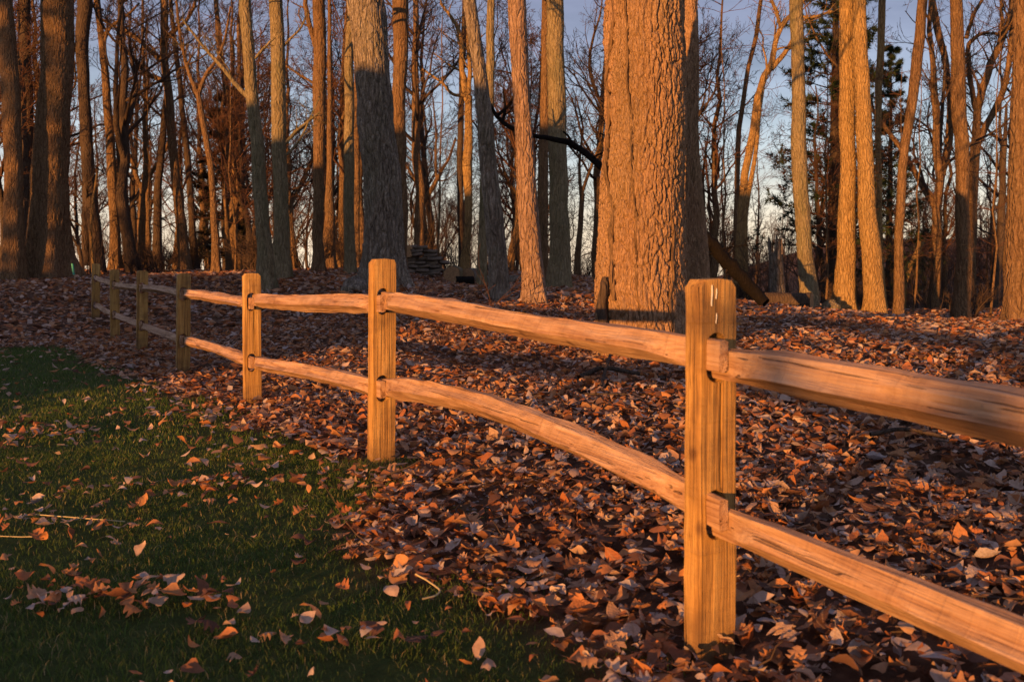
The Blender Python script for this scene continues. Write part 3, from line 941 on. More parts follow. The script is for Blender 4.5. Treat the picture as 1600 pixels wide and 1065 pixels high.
tree('t23r', 'stout mossy trunk, shaded low, crossed by the fallen dark limb', B_OLIVE, 21.0, [(855, 881, 0), (858, 886, 200), (858, 887, 310), (857, 889, 400), (855, 891, 440)], sides=80, seg=0.06, amp=0.012, bw=0.06, bl=0.2, flare=0.3)
tree('t23l', 'orange-lit trunk pressed close on the left of the stout mossy one', B_BROWN, 22.5, [(846, 858, 0), (843, 858, 200), (840, 857, 330), (842, 857, 420)], sides=40, seg=0.07, amp=0.01, flare=0.2)
tree('t15', 'straight mossy trunk left of the thick grey oak', B_OLIVE, 24.0, [(545, 556, 0), (538, 552, 113), (536, 552, 260), (538, 555, 380), (539, 556, 415)], sides=44, seg=0.07, amp=0.01, flare=0.35)
tree('t15b', 'dim brown trunk squeezed between mossy trunk and thick grey oak', B_BROWN, 30.0, [(553, 560, 100), (552, 562, 260), (551, 562, 410)])
tree('t17', 'orange-lit trunk rising right behind the thick grey oak', B_BROWN, 23.0, [(613, 638, 0), (613, 637, 45), (614, 635, 135), (616, 634, 270), (620, 638, 400)], sides=50, seg=0.07, amp=0.012)
tree('t13', 'slender orange-lit trunk with a limb forking up its left side', B_BROWN, 25.0, [(489, 508, 0), (488, 508, 140), (490, 507, 280), (488, 503, 360), (490, 506, 420)], sides=44, seg=0.07, amp=0.011,
     limbs=[[(494, 75, 8), (488, 55, 8), (480, 25, 8), (474, -10, 7)], [(490, 130, 4), (470, 118, 4), (450, 105, 3), (430, 92, 2)]])
tree('t14', 'shaded trunk leaning left out from behind the slender orange one', B_BROWN, 27.0, [(512, 519, 150), (509, 520, 283), (504, 522, 360), (504, 526, 410)], sides=36, flare=0.4)
tree('t14b', 'thin dim trunk between two mossy trunks, dry leaves at its side', B_BROWN, 33.0, [(533, 540, 100), (530, 538, 260), (528, 540, 410)])
tree('t12', 'upright ridged trunk, orange above and olive below, leaning on no other', B_OLIVE, 22.5, [(421, 442, 0), (424, 446, 140), (427, 449, 270), (428, 451, 335), (425, 452, 420)], sides=64, seg=0.06, amp=0.013, bw=0.05, bl=0.22, flare=0.4,
     limbs=[[(440, 75, 4), (452, 62, 4), (470, 45, 3), (480, 20, 3)], [(445, 225, 6), (462, 205, 5), (480, 190, 4), (500, 175, 3)], [(444, 245, 4), (465, 225, 4), (478, 200, 3), (500, 150, 2)]])
tree('t11', 'greenish trunk leaning left above the third fence post', B_OLIVE, 20.0, [(375, 393, 0), (382, 400, 140), (391, 411, 230), (393, 415, 283), (402, 423, 361), (404, 431, 440)], sides=64, seg=0.06, amp=0.012, bw=0.05, bl=0.22, flare=0.5, flare_h=0.3,
     limbs=[[(392, 154, 9), (380, 145, 8), (362, 125, 7), (345, 102, 6), (322, 78, 5), (298, 48, 4), (285, 30, 3)], [(398, 92, 5), (415, 72, 4), (430, 58, 3)]])
tree('t3', 'massive oak near the left edge with bark scars at its buttressed foot', B_BROWN, 26.0, [(66, 112, 0), (60, 109, 140), (51, 104, 280), (46, 105, 370), (44, 106, 420)], name='oak_tree', sides=140, seg=0.06, amp=0.026, bw=0.07, bl=0.26, flare=0.75, flare_h=0.5, ztop=14)
tree('t1', 'broad trunk cut by the left edge of the picture, orange low down', B_BROWN, 25.0, [(-6, 20, 0), (0, 27, 140), (5, 32, 280), (4, 36, 400)], sides=64, seg=0.07, amp=0.016, bw=0.06, bl=0.24, flare=0.4)
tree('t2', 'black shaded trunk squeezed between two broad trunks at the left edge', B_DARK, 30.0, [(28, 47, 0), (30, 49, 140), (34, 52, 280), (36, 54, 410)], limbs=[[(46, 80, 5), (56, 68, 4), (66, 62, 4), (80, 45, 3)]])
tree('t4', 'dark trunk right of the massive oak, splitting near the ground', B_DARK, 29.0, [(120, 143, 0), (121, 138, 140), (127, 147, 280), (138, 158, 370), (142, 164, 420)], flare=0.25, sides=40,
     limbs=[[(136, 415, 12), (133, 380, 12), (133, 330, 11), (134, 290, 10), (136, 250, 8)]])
tree('t4b', 'thin forked sapling stem lit orange against the dark splitting trunk', B_TAN, 28.0, [(150, 153, 270), (143, 147, 310), (139, 143, 360), (143, 147, 410)], crown=False, ztop=None)
tree('t5', 'slightly bent dark trunk with an orange patch at mid height', B_BROWN, 31.0, [(146, 156, 0), (152, 162, 60), (160, 172, 140), (166, 180, 240), (169, 184, 310), (170, 187, 410)], limbs=[[(158, 60, 5), (175, 38, 5), (195, 28, 4), (218, 5, 3)], [(160, 70, 5), (172, 42, 5), (182, 35, 5), (200, 48, 4), (225, 70, 3), (250, 92, 3)], [(178, 190, 3), (200, 178, 3), (212, 160, 2)]])
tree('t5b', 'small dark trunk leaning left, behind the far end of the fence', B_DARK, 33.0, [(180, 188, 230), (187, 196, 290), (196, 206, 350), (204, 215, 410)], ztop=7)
tree('t6', 'low forking tree with orange stem and upswept limbs left of centre', B_BROWN, 34.0, [(219, 228, 290), (216, 227, 340), (215, 226, 412)], ztop=None, crown=False,
     limbs=[[(223, 300, 9), (213, 275, 7), (206, 250, 6), (196, 230, 4), (190, 190, 3)], [(224, 300, 9), (228, 262, 8), (226, 220, 6), (224, 180, 5), (232, 130, 4), (228, 80, 3)], [(226, 295, 7), (238, 268, 6), (252, 245, 5), (262, 225, 4), (275, 190, 3)]])
tree('t6b', 'short straight stem lit orange next to the low forking tree', B_BROWN, 36.0, [(228, 234, 250), (227, 234, 330), (226, 235, 412)], ztop=9)
tree('t7', 'dark leaning tree with wide limbs at its head and clinging dead leaves', B_BROWN, 31.0, [(250, 262, 0), (251, 263, 90), (257, 270, 160), (268, 282, 280), (277, 293, 360), (282, 298, 412)], sides=36,
     limbs=[[(256, 96, 8), (246, 92, 8), (232, 76, 7), (215, 62, 6), (195, 48, 5), (172, 40, 4), (150, 22, 3)], [(258, 128, 9), (240, 120, 8), (225, 112, 7), (210, 92, 6), (198, 82, 5), (190, 60, 3)], [(258, 62, 8), (272, 48, 7), (290, 34, 6), (303, 12, 5), (308, -10, 4)]])
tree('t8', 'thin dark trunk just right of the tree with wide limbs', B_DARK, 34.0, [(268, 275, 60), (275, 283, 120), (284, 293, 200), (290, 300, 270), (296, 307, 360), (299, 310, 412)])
tree('t9', 'mid-sized leaning trunk forking high, sunlit along its left side', B_BROWN, 28.0, [(304, 312, 140), (311, 321, 190), (322, 332, 250), (327, 337, 300), (330, 342, 370), (331, 343, 418)], ztop=None, crown=False,
     limbs=[[(309, 148, 8), (300, 128, 7), (292, 105, 6), (284, 70, 5), (278, 30, 4), (275, -10, 3)], [(310, 146, 7), (318, 125, 6), (326, 108, 6), (340, 94, 5), (352, 60, 4), (360, 10, 3)]])
tree('t10', 'reddish curved trunk beside the bronzed conifer', B_BROWN, 36.0, [(334, 341, 0), (337, 345, 60), (343, 352, 100), (353, 361, 150), (363, 372, 240), (358, 372, 330), (353, 369, 410)])
tree('t18', 'low tree forking into a wide Y above the firewood', B_BROWN, 33.0, [(655, 664, 318), (658, 668, 345), (660, 671, 390)], ztop=None, crown=False,
     limbs=[[(659, 322, 9), (655, 290, 8), (652, 255, 7), (650, 215, 5), (655, 170, 4), (648, 120, 3)], [(660, 318, 9), (672, 300, 8), (682, 282, 7), (692, 262, 5), (702, 248, 4), (712, 215, 3)], [(654, 290, 5), (645, 275, 4), (636, 262, 3), (628, 240, 2)], [(682, 280, 4), (680, 250, 4), (682, 210, 3), (676, 150, 2)]])
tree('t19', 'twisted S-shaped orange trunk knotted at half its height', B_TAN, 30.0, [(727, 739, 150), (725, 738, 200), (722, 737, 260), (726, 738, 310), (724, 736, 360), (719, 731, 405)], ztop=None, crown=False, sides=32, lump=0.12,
     limbs=[[(732, 165, 11), (726, 135, 10), (720, 100, 9), (722, 70, 8), (714, 40, 6), (700, 20, 5), (688, 5, 4)], [(732, 150, 8), (735, 110, 7), (730, 60, 5), (736, 0, 4)], [(728, 148, 6), (708, 150, 5), (690, 128, 4), (660, 108, 3)]])
tree('t19b', 'dark thin trunk tight against the twisted S-shaped one', B_DARK, 32.0, [(722, 730, 0), (718, 727, 120), (714, 724, 250), (716, 726, 400)])
tree('t24', 'spindly forked tree in the bright gap beside the huge oak', B_BROWN, 34.0, [(905, 913, 300), (903, 911, 340), (900, 909, 380), (897, 908, 432)], ztop=None, crown=False,
     limbs=[[(908, 305, 6), (905, 275, 5), (906, 240, 4), (912, 200, 3), (900, 150, 2)], [(909, 302, 6), (918, 275, 5), (926, 255, 4), (938, 225, 3), (945, 180, 2)], [(945, 182, 5), (938, 160, 6), (925, 125, 6), (920, 100, 5), (926, 60, 4), (938, 25, 3), (942, -10, 2)]])
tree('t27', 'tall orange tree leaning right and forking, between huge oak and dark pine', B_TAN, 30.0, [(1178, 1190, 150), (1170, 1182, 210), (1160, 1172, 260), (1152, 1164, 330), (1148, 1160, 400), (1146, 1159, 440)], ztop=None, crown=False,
     limbs=[[(1184, 155, 12), (1192, 125, 11), (1206, 100, 10), (1213, 60, 8), (1222, 40, 8), (1238, 20, 7), (1262, 30, 5), (1300, 18, 4)], [(1205, 108, 9), (1222, 88, 8), (1234, 72, 7), (1248, 40, 5), (1255, 0, 4)], [(1219, 42, 6), (1214, 18, 5), (1206, 0, 4)]])
tree('t27b', 'darker slim trunk curving beside the tall orange forking tree', B_BROWN, 31.0, [(1178, 1185, 60), (1167, 1174, 100), (1160, 1167, 140), (1150, 1158, 200), (1148, 1156, 270), (1146, 1154, 400)], ztop=11)
tree('t27c', 'low bent orange stem at the foot of the tall forking tree', B_TAN, 29.0, [(1176, 1183, 250), (1166, 1174, 300), (1160, 1168, 340), (1160, 1169, 420)], ztop=7)
tree('t28', 'dark upright trunk in front of the pine, sunlit only high up', B_OLIVE, 24.0, [(1235, 1255, 0), (1235, 1255, 140), (1238, 1262, 250), (1241, 1264, 313), (1246, 1269, 390), (1250, 1278, 455)], sides=60, seg=0.07, amp=0.012, bw=0.06, bl=0.24, flare=0.25)
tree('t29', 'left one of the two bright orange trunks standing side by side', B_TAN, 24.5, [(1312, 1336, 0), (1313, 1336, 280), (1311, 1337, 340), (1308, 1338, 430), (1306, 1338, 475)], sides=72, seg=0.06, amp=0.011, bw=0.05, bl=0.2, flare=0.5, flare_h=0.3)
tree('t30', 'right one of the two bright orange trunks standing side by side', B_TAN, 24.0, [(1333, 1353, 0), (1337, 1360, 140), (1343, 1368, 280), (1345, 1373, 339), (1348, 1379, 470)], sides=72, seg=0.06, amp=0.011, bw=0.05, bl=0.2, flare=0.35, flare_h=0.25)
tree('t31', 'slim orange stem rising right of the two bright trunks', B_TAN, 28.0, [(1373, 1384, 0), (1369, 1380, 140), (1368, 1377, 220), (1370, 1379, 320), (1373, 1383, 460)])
tree('t32', 'tall trunk leaning right at its top, olive low and orange high', B_BROWN, 24.0, [(1436, 1450, 0), (1424, 1440, 100), (1412, 1426, 200), (1405, 1418, 260), (1399, 1412, 365), (1396, 1412, 485)], sides=48, seg=0.07, amp=0.01, flare=0.15)
tree('t33', 'curved brown tree bowing left behind the dark straight trunk', B_BROWN, 33.0, [(1452, 1462, 0), (1458, 1469, 40), (1472, 1482, 90), (1480, 1490, 160), (1477, 1489, 220), (1464, 1477, 280), (1458, 1470, 350), (1453, 1464, 470)])
tree('t33b', 'thin dark stem close to the curved brown tree', B_DARK, 31.0, [(1472, 1477, 140), (1466, 1472, 220), (1464, 1471, 300), (1462, 1470, 380), (1460, 1470, 480)], ztop=8)
tree('t34', 'straight dark trunk with one sunlit strip down its left side', B_BROWN, 25.0, [(1485, 1503, 0), (1488, 1510, 140), (1494, 1513, 280), (1495, 1517, 365), (1492, 1518, 480)], sides=56, seg=0.07, amp=0.012, flare=0.25)
tree('t35', 'big-limbed tree forking wide behind the straight dark trunk', B_BROWN, 31.0, [(1516, 1532, 225), (1514, 1528, 280), (1512, 1526, 350), (1510, 1526, 470)], ztop=None, crown=False,
     limbs=[[(1524, 232, 14), (1526, 180, 12), (1535, 140, 12), (1548, 100, 11), (1562, 70, 10), (1575, 40, 8), (1585, 0, 6)], [(1526, 228, 12), (1542, 195, 10), (1558, 165, 10), (1572, 130, 9), (1578, 90, 8), (1582, 40, 7), (1580, -10, 6)], [(1526, 178, 8), (1514, 120, 8), (1512, 68, 7), (1528, 55, 6), (1542, 50, 5), (1566, 54, 4)], [(1510, 60, 7), (1520, 25, 6), (1535, 0, 5)], [(1562, 68, 7), (1566, 40, 6), (1564, 0, 5)]])
tree('t36', 'broad trunk cut by the right edge of the picture, shadow band low', B_BROWN, 14.0, [(1583, 1618, 0), (1582, 1617, 140), (1578, 1616, 280), (1571, 1613, 380), (1571, 1615, 490)], sides=90, seg=0.045, amp=0.012, bw=0.06, bl=0.22, flare=0.35, flare_h=0.25)
tree('t37', 'black leaning trunk beside the broad trunk at the right edge', B_DARK, 30.0, [(1561, 1572, 320), (1557, 1570, 380), (1548, 1562, 440), (1538, 1554, 500)], ztop=6)
tree('t39', 'low lit trunk slanting right, beyond the leaning tall trunk', B_TAN, 34.0, [(1438, 1446, 375), (1428, 1436, 395), (1415, 1424, 420), (1406, 1415, 450)], ztop=None, crown=False)

# broken snag
def snag():
    Z = 27.0
    c = px(1216, 470, Z); zg = gz(c[0], c[1])
    root = empty('broken_snag', (c[0], c[1], zg)); tag(root, 'pale splintered snag of a broken tree past the leaning black limb', 'dead tree')
    n, m = 40, 26
    zs = np.linspace(-0.2, 1.9, n); th = np.arange(m) / m * 6.283
    TH, ZS = np.meshgrid(th, zs)
    top = 1.2 + 0.65 * np.abs(np.sin(TH * 1.5 + 0.6)) + 0.18 * np.sin(TH * 7)
    ZZ = np.minimum(ZS, top)
    rr = 0.22 * (1 + 0.35 * np.exp(-np.maximum(ZZ, 0) / 0.3)) * (1 - 0.12 * ZZ) * np.where(ZS > top, 0.75, 1) * (1 + 0.15 * (vnoise(np.cos(TH) * 3 + 9, ZZ * 2 + np.sin(TH) * 3) - 0.5))
    V = np.stack([rr * np.cos(TH) - 0.05 * ZZ, rr * np.sin(TH), ZZ], -1).reshape(-1, 3)
    ix = np.arange(n * m).reshape(n, m); a, b = ix[:-1], ix[1:]
    q = np.stack([a, np.roll(a, -1, 1), np.roll(b, -1, 1), b], -1).reshape(-1, 4)
    link('trunk', mesh_data('trunk', V, q, B_GREY), root)
    acc = Acc(); rng = np.random.RandomState(8)
    for i in range(7):
        a = rng.rand() * 6.28; h0 = 0.9 + 0.5 * rng.rand(); h1 = h0 + 0.35 + 0.35 * rng.rand()
        t = np.linspace(0, 1, 4)
        P = np.stack([0.15 * np.cos(a) - 0.05 + 0.03 * t, 0.15 * np.sin(a) + 0 * t, h0 + (h1 - h0) * t], 1)
        V, q = tubes(P[None], (0.05 * (1.02 - t))[None], 5); acc.add(V, q)
    link('splinters', acc.mesh('splinters', M_STAKE, False), root)
snag()

# the long fallen limb, its shade put into near-black bark, propped through the wood
def fallen():
    Z = 19.2
    rows = [(1196, 474, 22), (1180, 456, 26), (1150, 424, 27), (1105, 374, 25), (1050, 330, 21), (985, 292, 17), (943, 264, 15), (918, 241, 13), (897, 225, 13), (872, 218, 11), (850, 215, 9), (820, 209, 8), (795, 198, 9), (780, 188, 8), (770, 172, 7), (760, 150, 5), (748, 130, 4)]
    rng = np.random.RandomState(4)
    W = [(*px(x, y, Z + 0.15 * math.sin(i)), 0.82 * w / 2 / F * Z) for i, (x, y, w) in enumerate(rows)]
    b = W[0]; zg = gz(b[0], b[1])
    root = empty('fallen_limb', (b[0], b[1], zg)); tag(root, 'long fallen limb, painted black for shade, slanting through the wood behind the huge oak', 'fallen tree')
    L = np.array(W); L[:, :3] -= np.array([b[0], b[1], zg])
    link('bough', limb_mesh('bough', B_BLACK, [L], rng, twigs=False), root)
    tw = []
    for (x0, y0, x1, y1, x2, y2, w) in [(895, 226, 888, 212, 880, 205, 5), (785, 192, 790, 170, 786, 140, 6), (776, 182, 800, 160, 808, 130, 6), (925, 246, 950, 235, 970, 238, 3), (1130, 404, 1120, 395, 1085, 400, 3), (1120, 390, 1150, 385, 1178, 380, 3)]:
        tw.append([(*(px(x, y, Z) - np.array([b[0], b[1], zg])), w_ / 2 / F * Z) for x, y, w_ in ((x0, y0, w), (x1, y1, w * 0.7), (x2, y2, w * 0.35))])
    for t_ in tw: link('side_branch', limb_mesh('side_branch', B_BLACK, [t_], rng), root)
fallen()

# ------------------------------------------------------------------ background bare trees, each its own object, shared meshes
def bg_mesh(seed, H, fork):
    rng = np.random.RandomState(seed)
    K = 16; t = np.linspace(0, 1, K)
    lean = rng.randn(2) * 0.5
    ax = np.cumsum(rng.randn(K) * 0.07) + lean[0] * t ** 1.5; ay = np.cumsum(rng.randn(K) * 0.07) + lean[1] * t ** 1.5
    ax -= ax[0]; ay -= ay[0]
    P = np.stack([ax, ay, -0.3 + (H + 0.3) * t], 1)[None]
    r0 = 0.011 * H + 0.03
    Rr = (r0 * (1 - 0.9 * t ** 0.85) + 0.01)[None]; Rr[0, 0] *= 1.5; Rr[0, 1] *= 1.08
    acc = Acc()
    V, q = tubes(P, Rr, 10); acc.add(V, q)
    forks = []
    if fork:
        for i in range(fork):
            a = rng.rand() * 6.28; k = rng.randint(3, 7)
            s = P[0, k]; d = np.array([[math.cos(a) * 0.55, math.sin(a) * 0.55, 1.0]])
            P2, R2 = grow_batch(rng, s[None], d, np.array([H * (0.45 + 0.2 * rng.rand())]), np.array([Rr[0, k] * 0.75]), np.array([0.012]), 12, 0.10, 0.05)
            V, q = tubes(P2, R2, 8); acc.add(V, q); forks.append((P2, R2))
    tr = acc.mesh('trunk', B_BROWN if seed % 2 else B_DARK)
    # crown
    n = 15
    i = rng.randint(4, K - 1, n); f = rng.rand(n)[:, None]
    st = P[0, i] * (1 - f) + P[0, i + 1] * f; rad = np.maximum(Rr[0, i] * 0.42, 0.018)
    a = rng.rand(n) * 6.28
    d = np.stack([np.cos(a), np.sin(a), 0.45 + 0.6 * rng.rand(n)], 1)
    ln = (0.28 * H) * (0.55 + 0.6 * rng.rand(n)) * (1.25 - 0.8 * (i / K))
    for P2, R2 in forks:
        s2, d2, l2, r2 = children(rng, P2, R2, 6, 0.25, 0.8, 0.42, np.array([H * 0.5]), 0.5, 0.2)
        st = np.vstack([st, s2]); d = np.vstack([d, d2]); ln = np.concatenate([ln, l2]); rad = np.concatenate([rad, r2])
    me = crown_mesh('crown', M_TWIG_RED if seed % 3 == 0 else M_TWIG, rng, st, d, ln, rad, [(6, 0.52, 0.75), (5, 0.5, 0.7), (4, 0.55, 0.6)], sides=(5, 4, 3, 3), lift=0.07, jit=0.17, rmin=0.0062)
    return tr, me
BG = [bg_mesh(40 + i, H, fk) for i, (H, fk) in enumerate([(11, 0), (13, 1), (9, 2), (14, 0), (12, 2), (10, 1)])]
GAPS = [(75, 'picture edge and massive oak'), (150, 'massive oak and splitting trunk'), (222, 'splitting trunk and low forking tree'), (290, 'low forking tree and wide-limbed tree'), (337, 'wide-limbed tree and high-forking trunk'),
        (415, 'high-forking trunk and greenish leaning trunk'), (497, 'ridged trunk and slender orange trunk'), (590, 'slender orange trunk and thick grey oak'), (665, 'thick grey oak and Y-shaped tree'), (728, 'Y-shaped tree and twisted trunk'),
        (775, 'twisted trunk and leaning grey trunk'), (830, 'leaning grey trunk and rosy trunk'), (872, 'rosy trunk and mossy trunk'), (1000, 'mossy trunk and huge oak'), (1155, 'huge oak and tall orange forking tree'),
        (1260, 'tall orange forking tree and dark upright trunk'), (1325, 'dark upright trunk and two bright trunks'), (1404, 'two bright trunks and tall leaning trunk'), (1500, 'tall leaning trunk and straight dark trunk'), (9999, 'straight dark trunk and right picture edge')]
def gap(pc): return next(n_ for e_, n_ in GAPS if pc < e_)
rng = np.random.RandomState(21)
spots = []
def far_ok(x, y, dmin):
    return all((x - a) ** 2 + (y - b) ** 2 > dmin * dmin for a, b in spots)
for _ in range(4000):
    if len(spots) >= 128: break
    y = 29 + 52 * rng.rand() ** 1.1; x = (rng.rand() * 1.24 - 0.62) * y
    # fewer in the bright gap right of the huge oak and none in front of the far slope's open bit
    pxl = 800 + x / y * F
    if 880 < pxl < 945 and rng.rand() < 0.75: continue
    if 1090 < pxl < 1240 and rng.rand() < 0.15: continue
    if pxl < 1250 and rng.rand() < 0.3: continue
    if pxl > 1250 and rng.rand() < 0.5: continue
    if far_ok(x, y, 1.3): spots.append((x, y))
for i, (x, y) in enumerate(spots):
    bi_ = rng.randint(len(BG)); tr, cr_ = BG[bi_]
    s = 0.8 + 0.4 * rng.rand()
    root = empty('slender_tree', (x, y, gz(x, y) - 0.05), rng.rand() * 6.28)
    root.scale = (s, s, s)
    pc = 800 + x / y * F
    lab = '%s %s tree between %s' % ('thin dark' if bi_ % 2 == 0 else 'thin brown', ('straight', 'forked', 'bushy forked', 'tall straight', 'broad forked', 'small forked', 'tall forked', 'short forked')[bi_], gap(pc))
    tag(root, lab, 'tree', 'thin trees far back in the wood')
    link('trunk', tr, root); link('crown', cr_, root)

# understorey: twiggy shrubs and saplings
def shrub_mesh(seed, H, n, leafy):
    rng = np.random.RandomState(seed)
    a = rng.rand(n) * 6.28
    st = np.stack([0.12 * np.cos(a), 0.12 * np.sin(a), -0.05 + 0 * a], 1)
    d = np.stack([np.cos(a) * 0.45, np.sin(a) * 0.45, 0.9 + 0.5 * rng.rand(n)], 1)
    return crown_mesh('stems', M_TWIG, rng, st, d, H * (0.6 + 0.5 * rng.rand(n)), np.full(n, 0.012) + 0.006 * rng.rand(n), [(7, 0.45, 0.6), (6, 0.45, 0.6)], sides=(4, 3, 3, 3), lift=0.04, jit=0.14)
SH = [shrub_mesh(70 + i, h, n, 0) for i, (h, n) in enumerate([(2.4, 12), (1.6, 16), (3.2, 9)])]
rng = np.random.RandomState(33)
ns = 0
shr = []
for _ in range(2000):
    if ns >= 60: break
    y = 26.5 + 24 * rng.rand(); x = (rng.rand() * 1.16 - 0.58) * y
    if 0.32 < x / y and y < 30: continue
    if any((x - a) ** 2 + (y - b) ** 2 < 0.9 for a, b in shr): continue
    shr.append((x, y)); ns += 1
    o = link('twiggy_shrub', SH[rng.randint(3)])
    o.location = (x, y, gz(x, y)); o.rotation_euler = (0, 0, rng.rand() * 6.28)
    s = 0.7 + 0.6 * rng.rand(); o.scale = (s, s, s)
    tag(o, 'leafless brown shrub low between ' + gap(800 + x / y * F), 'shrub', 'leafless shrubs in the undergrowth')

LOWB = [shrub_mesh(90 + i, h, n, 0) for i, (h, n) in enumerate([(0.75, 9), (0.55, 11), (1.0, 8)])]
rng = np.random.RandomState(44)
for i in range(40):
    pc = 120 + 600 * rng.rand() if i < 26 else 1120 + 440 * rng.rand()
    y = 25.5 + 7 * rng.rand() + (2.0 if pc < 360 else 0); x = (pc - 800) / F * y
    o = link('low_bramble', LOWB[rng.randint(3)])
    o.location = (x, y, gz(x, y)); o.rotation_euler = (0, 0, rng.rand() * 6.28)
    s = 0.7 + 0.7 * rng.rand(); o.scale = (s * 1.2, s * 1.2, s)
    tag(o, 'low brown bramble between ' + gap(pc), 'bramble', 'low brambles along the crest')

# ------------------------------------------------------------------ evergreens
def pine_meshes(seed, H, z0, spread, mat):
    rng = np.random.RandomState(seed)
    K = 14; t = np.linspace(0, 1, K)
    P = np.stack([np.cumsum(rng.randn(K) * 0.03), np.cumsum(rng.randn(K) * 0.03), -0.3 + (H + 0.3) * t], 1)[None]
    Rr = (0.017 * H * (1 - 0.93 * t))[None]
    V, q = tubes(P, Rr, 12)
    tr = mesh_data('trunk', V, q, B_DARK)
    acc = Acc(); br = Acc()
    z = z0
    while z < H - 0.15:
        f = (z - z0) / (H - z0)
        nb = rng.randint(4, 7)
        a = rng.rand() * 6.28 + np.arange(nb) / nb * 6.28 + rng.randn(nb) * 0.25
        L = spread * (1.0 - 0.86 * f) * (0.65 + 0.5 * rng.rand(nb))
        i = min(K - 2, int((z + 0.3) / (H + 0.3) * (K - 1)))
        s = np.repeat(P[0, i][None], nb, 0).copy(); s[:, 2] = z + rng.randn(nb) * 0.08
        d = np.stack([np.cos(a), np.sin(a), 0.05 + 0.4 * f + 0 * a], 1)
        Pb, Rb = grow_batch(rng, s, d, L, np.full(nb, 0.02 + 0.012 * (1 - f)), np.full(nb, 0.006), 7, 0.09, 0.015)
        V, q = tubes(Pb, Rb, 4); br.add(V, q)
        cs, cd, cl, _r = children(rng, Pb, Rb, 9, 0.3, 0.7, 0.28, L, 0.6, 0.05)
        Pc, Rc = grow_batch(rng, cs, cd, cl, np.full(len(cl), 0.008), np.full(len(cl), 0.004), 4, 0.12, 0.03)
        V, q = tubes(Pc, Rc, 3); br.add(V, q)
        # needle tufts along every twig
        for kk in (1, 2, 3):
            c = Pc[:, kk]; tg = Pc[:, kk] - Pc[:, kk - 1]; tg /= np.linalg.norm(tg, axis=1, keepdims=True) + 1e-9
            m = 15
            B = len(c)
            dn = tg[:, None] * 0.8 + rng.randn(B, m, 3) * 0.62; dn /= np.linalg.norm(dn, axis=2, keepdims=True)
            ln = 0.16 + 0.08 * rng.rand(B, m, 1)
            side = np.cross(dn, rng.randn(B, m, 3)); side /= np.linalg.norm(side, axis=2, keepdims=True) + 1e-9
            b0 = np.repeat(c[:, None], m, 1)
            v = np.stack([b0 - side * 0.015, b0 + side * 0.015, b0 + dn * ln], 2).reshape(-1, 3)
            acc.add(v, T=np.arange(len(v)).reshape(-1, 3))
        z += 0.42 + 0.25 * rng.rand()
    return tr, br.mesh('branches', M_TWIG), acc.mesh('needles', mat, False)
def evergreen(name, label, Z, x, ms, s, rz):
    X = (x - 800) / F * Z
    root = empty(name, (X, Z, gz(X, Z) - 0.05), rz); root.scale = (s, s, s)
    tag(root, label, 'evergreen')
    for n_, m_ in zip(('trunk', 'branches', 'crown'), ms): link(n_, m_, root)
    return root
PINE = pine_meshes(5, 15.0, 2.6, 2.5, M_NEEDLE)
SPRUCE = pine_meshes(6, 7.5, 1.0, 1.5, M_NEEDLE_B)
evergreen('pine_tree', 'tall dark green pine between dark upright trunk and two bright trunks', 34, 1300, PINE, 1.05, 0.4)
evergreen('pine_tree', 'dark pine boughs behind the tall trunk that leans right', 40, 1392, PINE, 0.80, 2.2)
evergreen('conifer', 'bronzed bushy conifer beside the reddish curved trunk', 38, 352, SPRUCE, 1.0, 1.0)
evergreen('conifer', 'small green conifer standing up on the skyline near the right edge', 75, 1540, SPRUCE, 0.75, 2.0).children[2].data = pine_meshes(9, 7.5, 1.0, 1.8, M_NEEDLE)[2]

# ------------------------------------------------------------------ far wood on the slopes: one mass
def far_wood():
    rng = np.random.RandomState(77)
    protos = []
    for i in range(6):
        H = 9 + 3 * rng.rand()
        acc = Acc()
        K = 5; t = np.linspace(0, 1, K)
        P = np.stack([np.cumsum(rng.randn(K) * 0.2), np.cumsum(rng.randn(K) * 0.2), H * t], 1)[None]
        V, q = tubes(P, (0.16 * (1 - 0.85 * t))[None], 4); acc.add(V, q)
        s, d, l, r = children(rng, P, (0.16 * (1 - 0.85 * t))[None], 11, 0.3, 0.8, 0.36, np.array([H]), 0.5, 0.2)
        P2, R2 = grow_batch(rng, s, d, l, np.maximum(r, 0.035), np.full(len(l), 0.012), 4, 0.16, 0.08)
        V, q = tubes(P2, R2, 3); acc.add(V, q)
        s, d, l, r = children(rng, P2, R2, 4, 0.25, 0.7, 0.5, l, 0.5, 0.1)
        P3, R3 = grow_batch(rng, s, d, l, np.full(len(l), 0.035), np.full(len(l), 0.018), 3, 0.2, 0.08)
        V, q = tubes(P3, R3, 3); acc.add(V, q)
        protos.append((np.concatenate(acc.V), np.concatenate(acc.Q)))
    allv = Acc(); n = 0
    while n < 260:
        y = 85 + 170 * rng.rand() ** 0.8
        a = rng.rand() * 1.3 - 0.65
        x = a * y
        if a < 0.15 and rng.rand() < 0.75: continue
        V, q = protos[rng.randint(6)]
        th = rng.rand() * 6.28; s = 0.75 + 0.5 * rng.rand()
        c, s_ = math.cos(th), math.sin(th)
        W = np.stack([(V[:, 0] * c - V[:, 1] * s_) * s + x, (V[:, 0] * s_ + V[:, 1] * c) * s + y, V[:, 2] * s + gz(x, y) - 0.2], 1)
        allv.add(W, q); n += 1
    o = link('distant_wood', allv.mesh('distant_wood', M_FARWOOD))
    tag(o, 'hazy brown mass of leafless woodland on the far slope', 'woodland', kind='stuff')
far_wood()

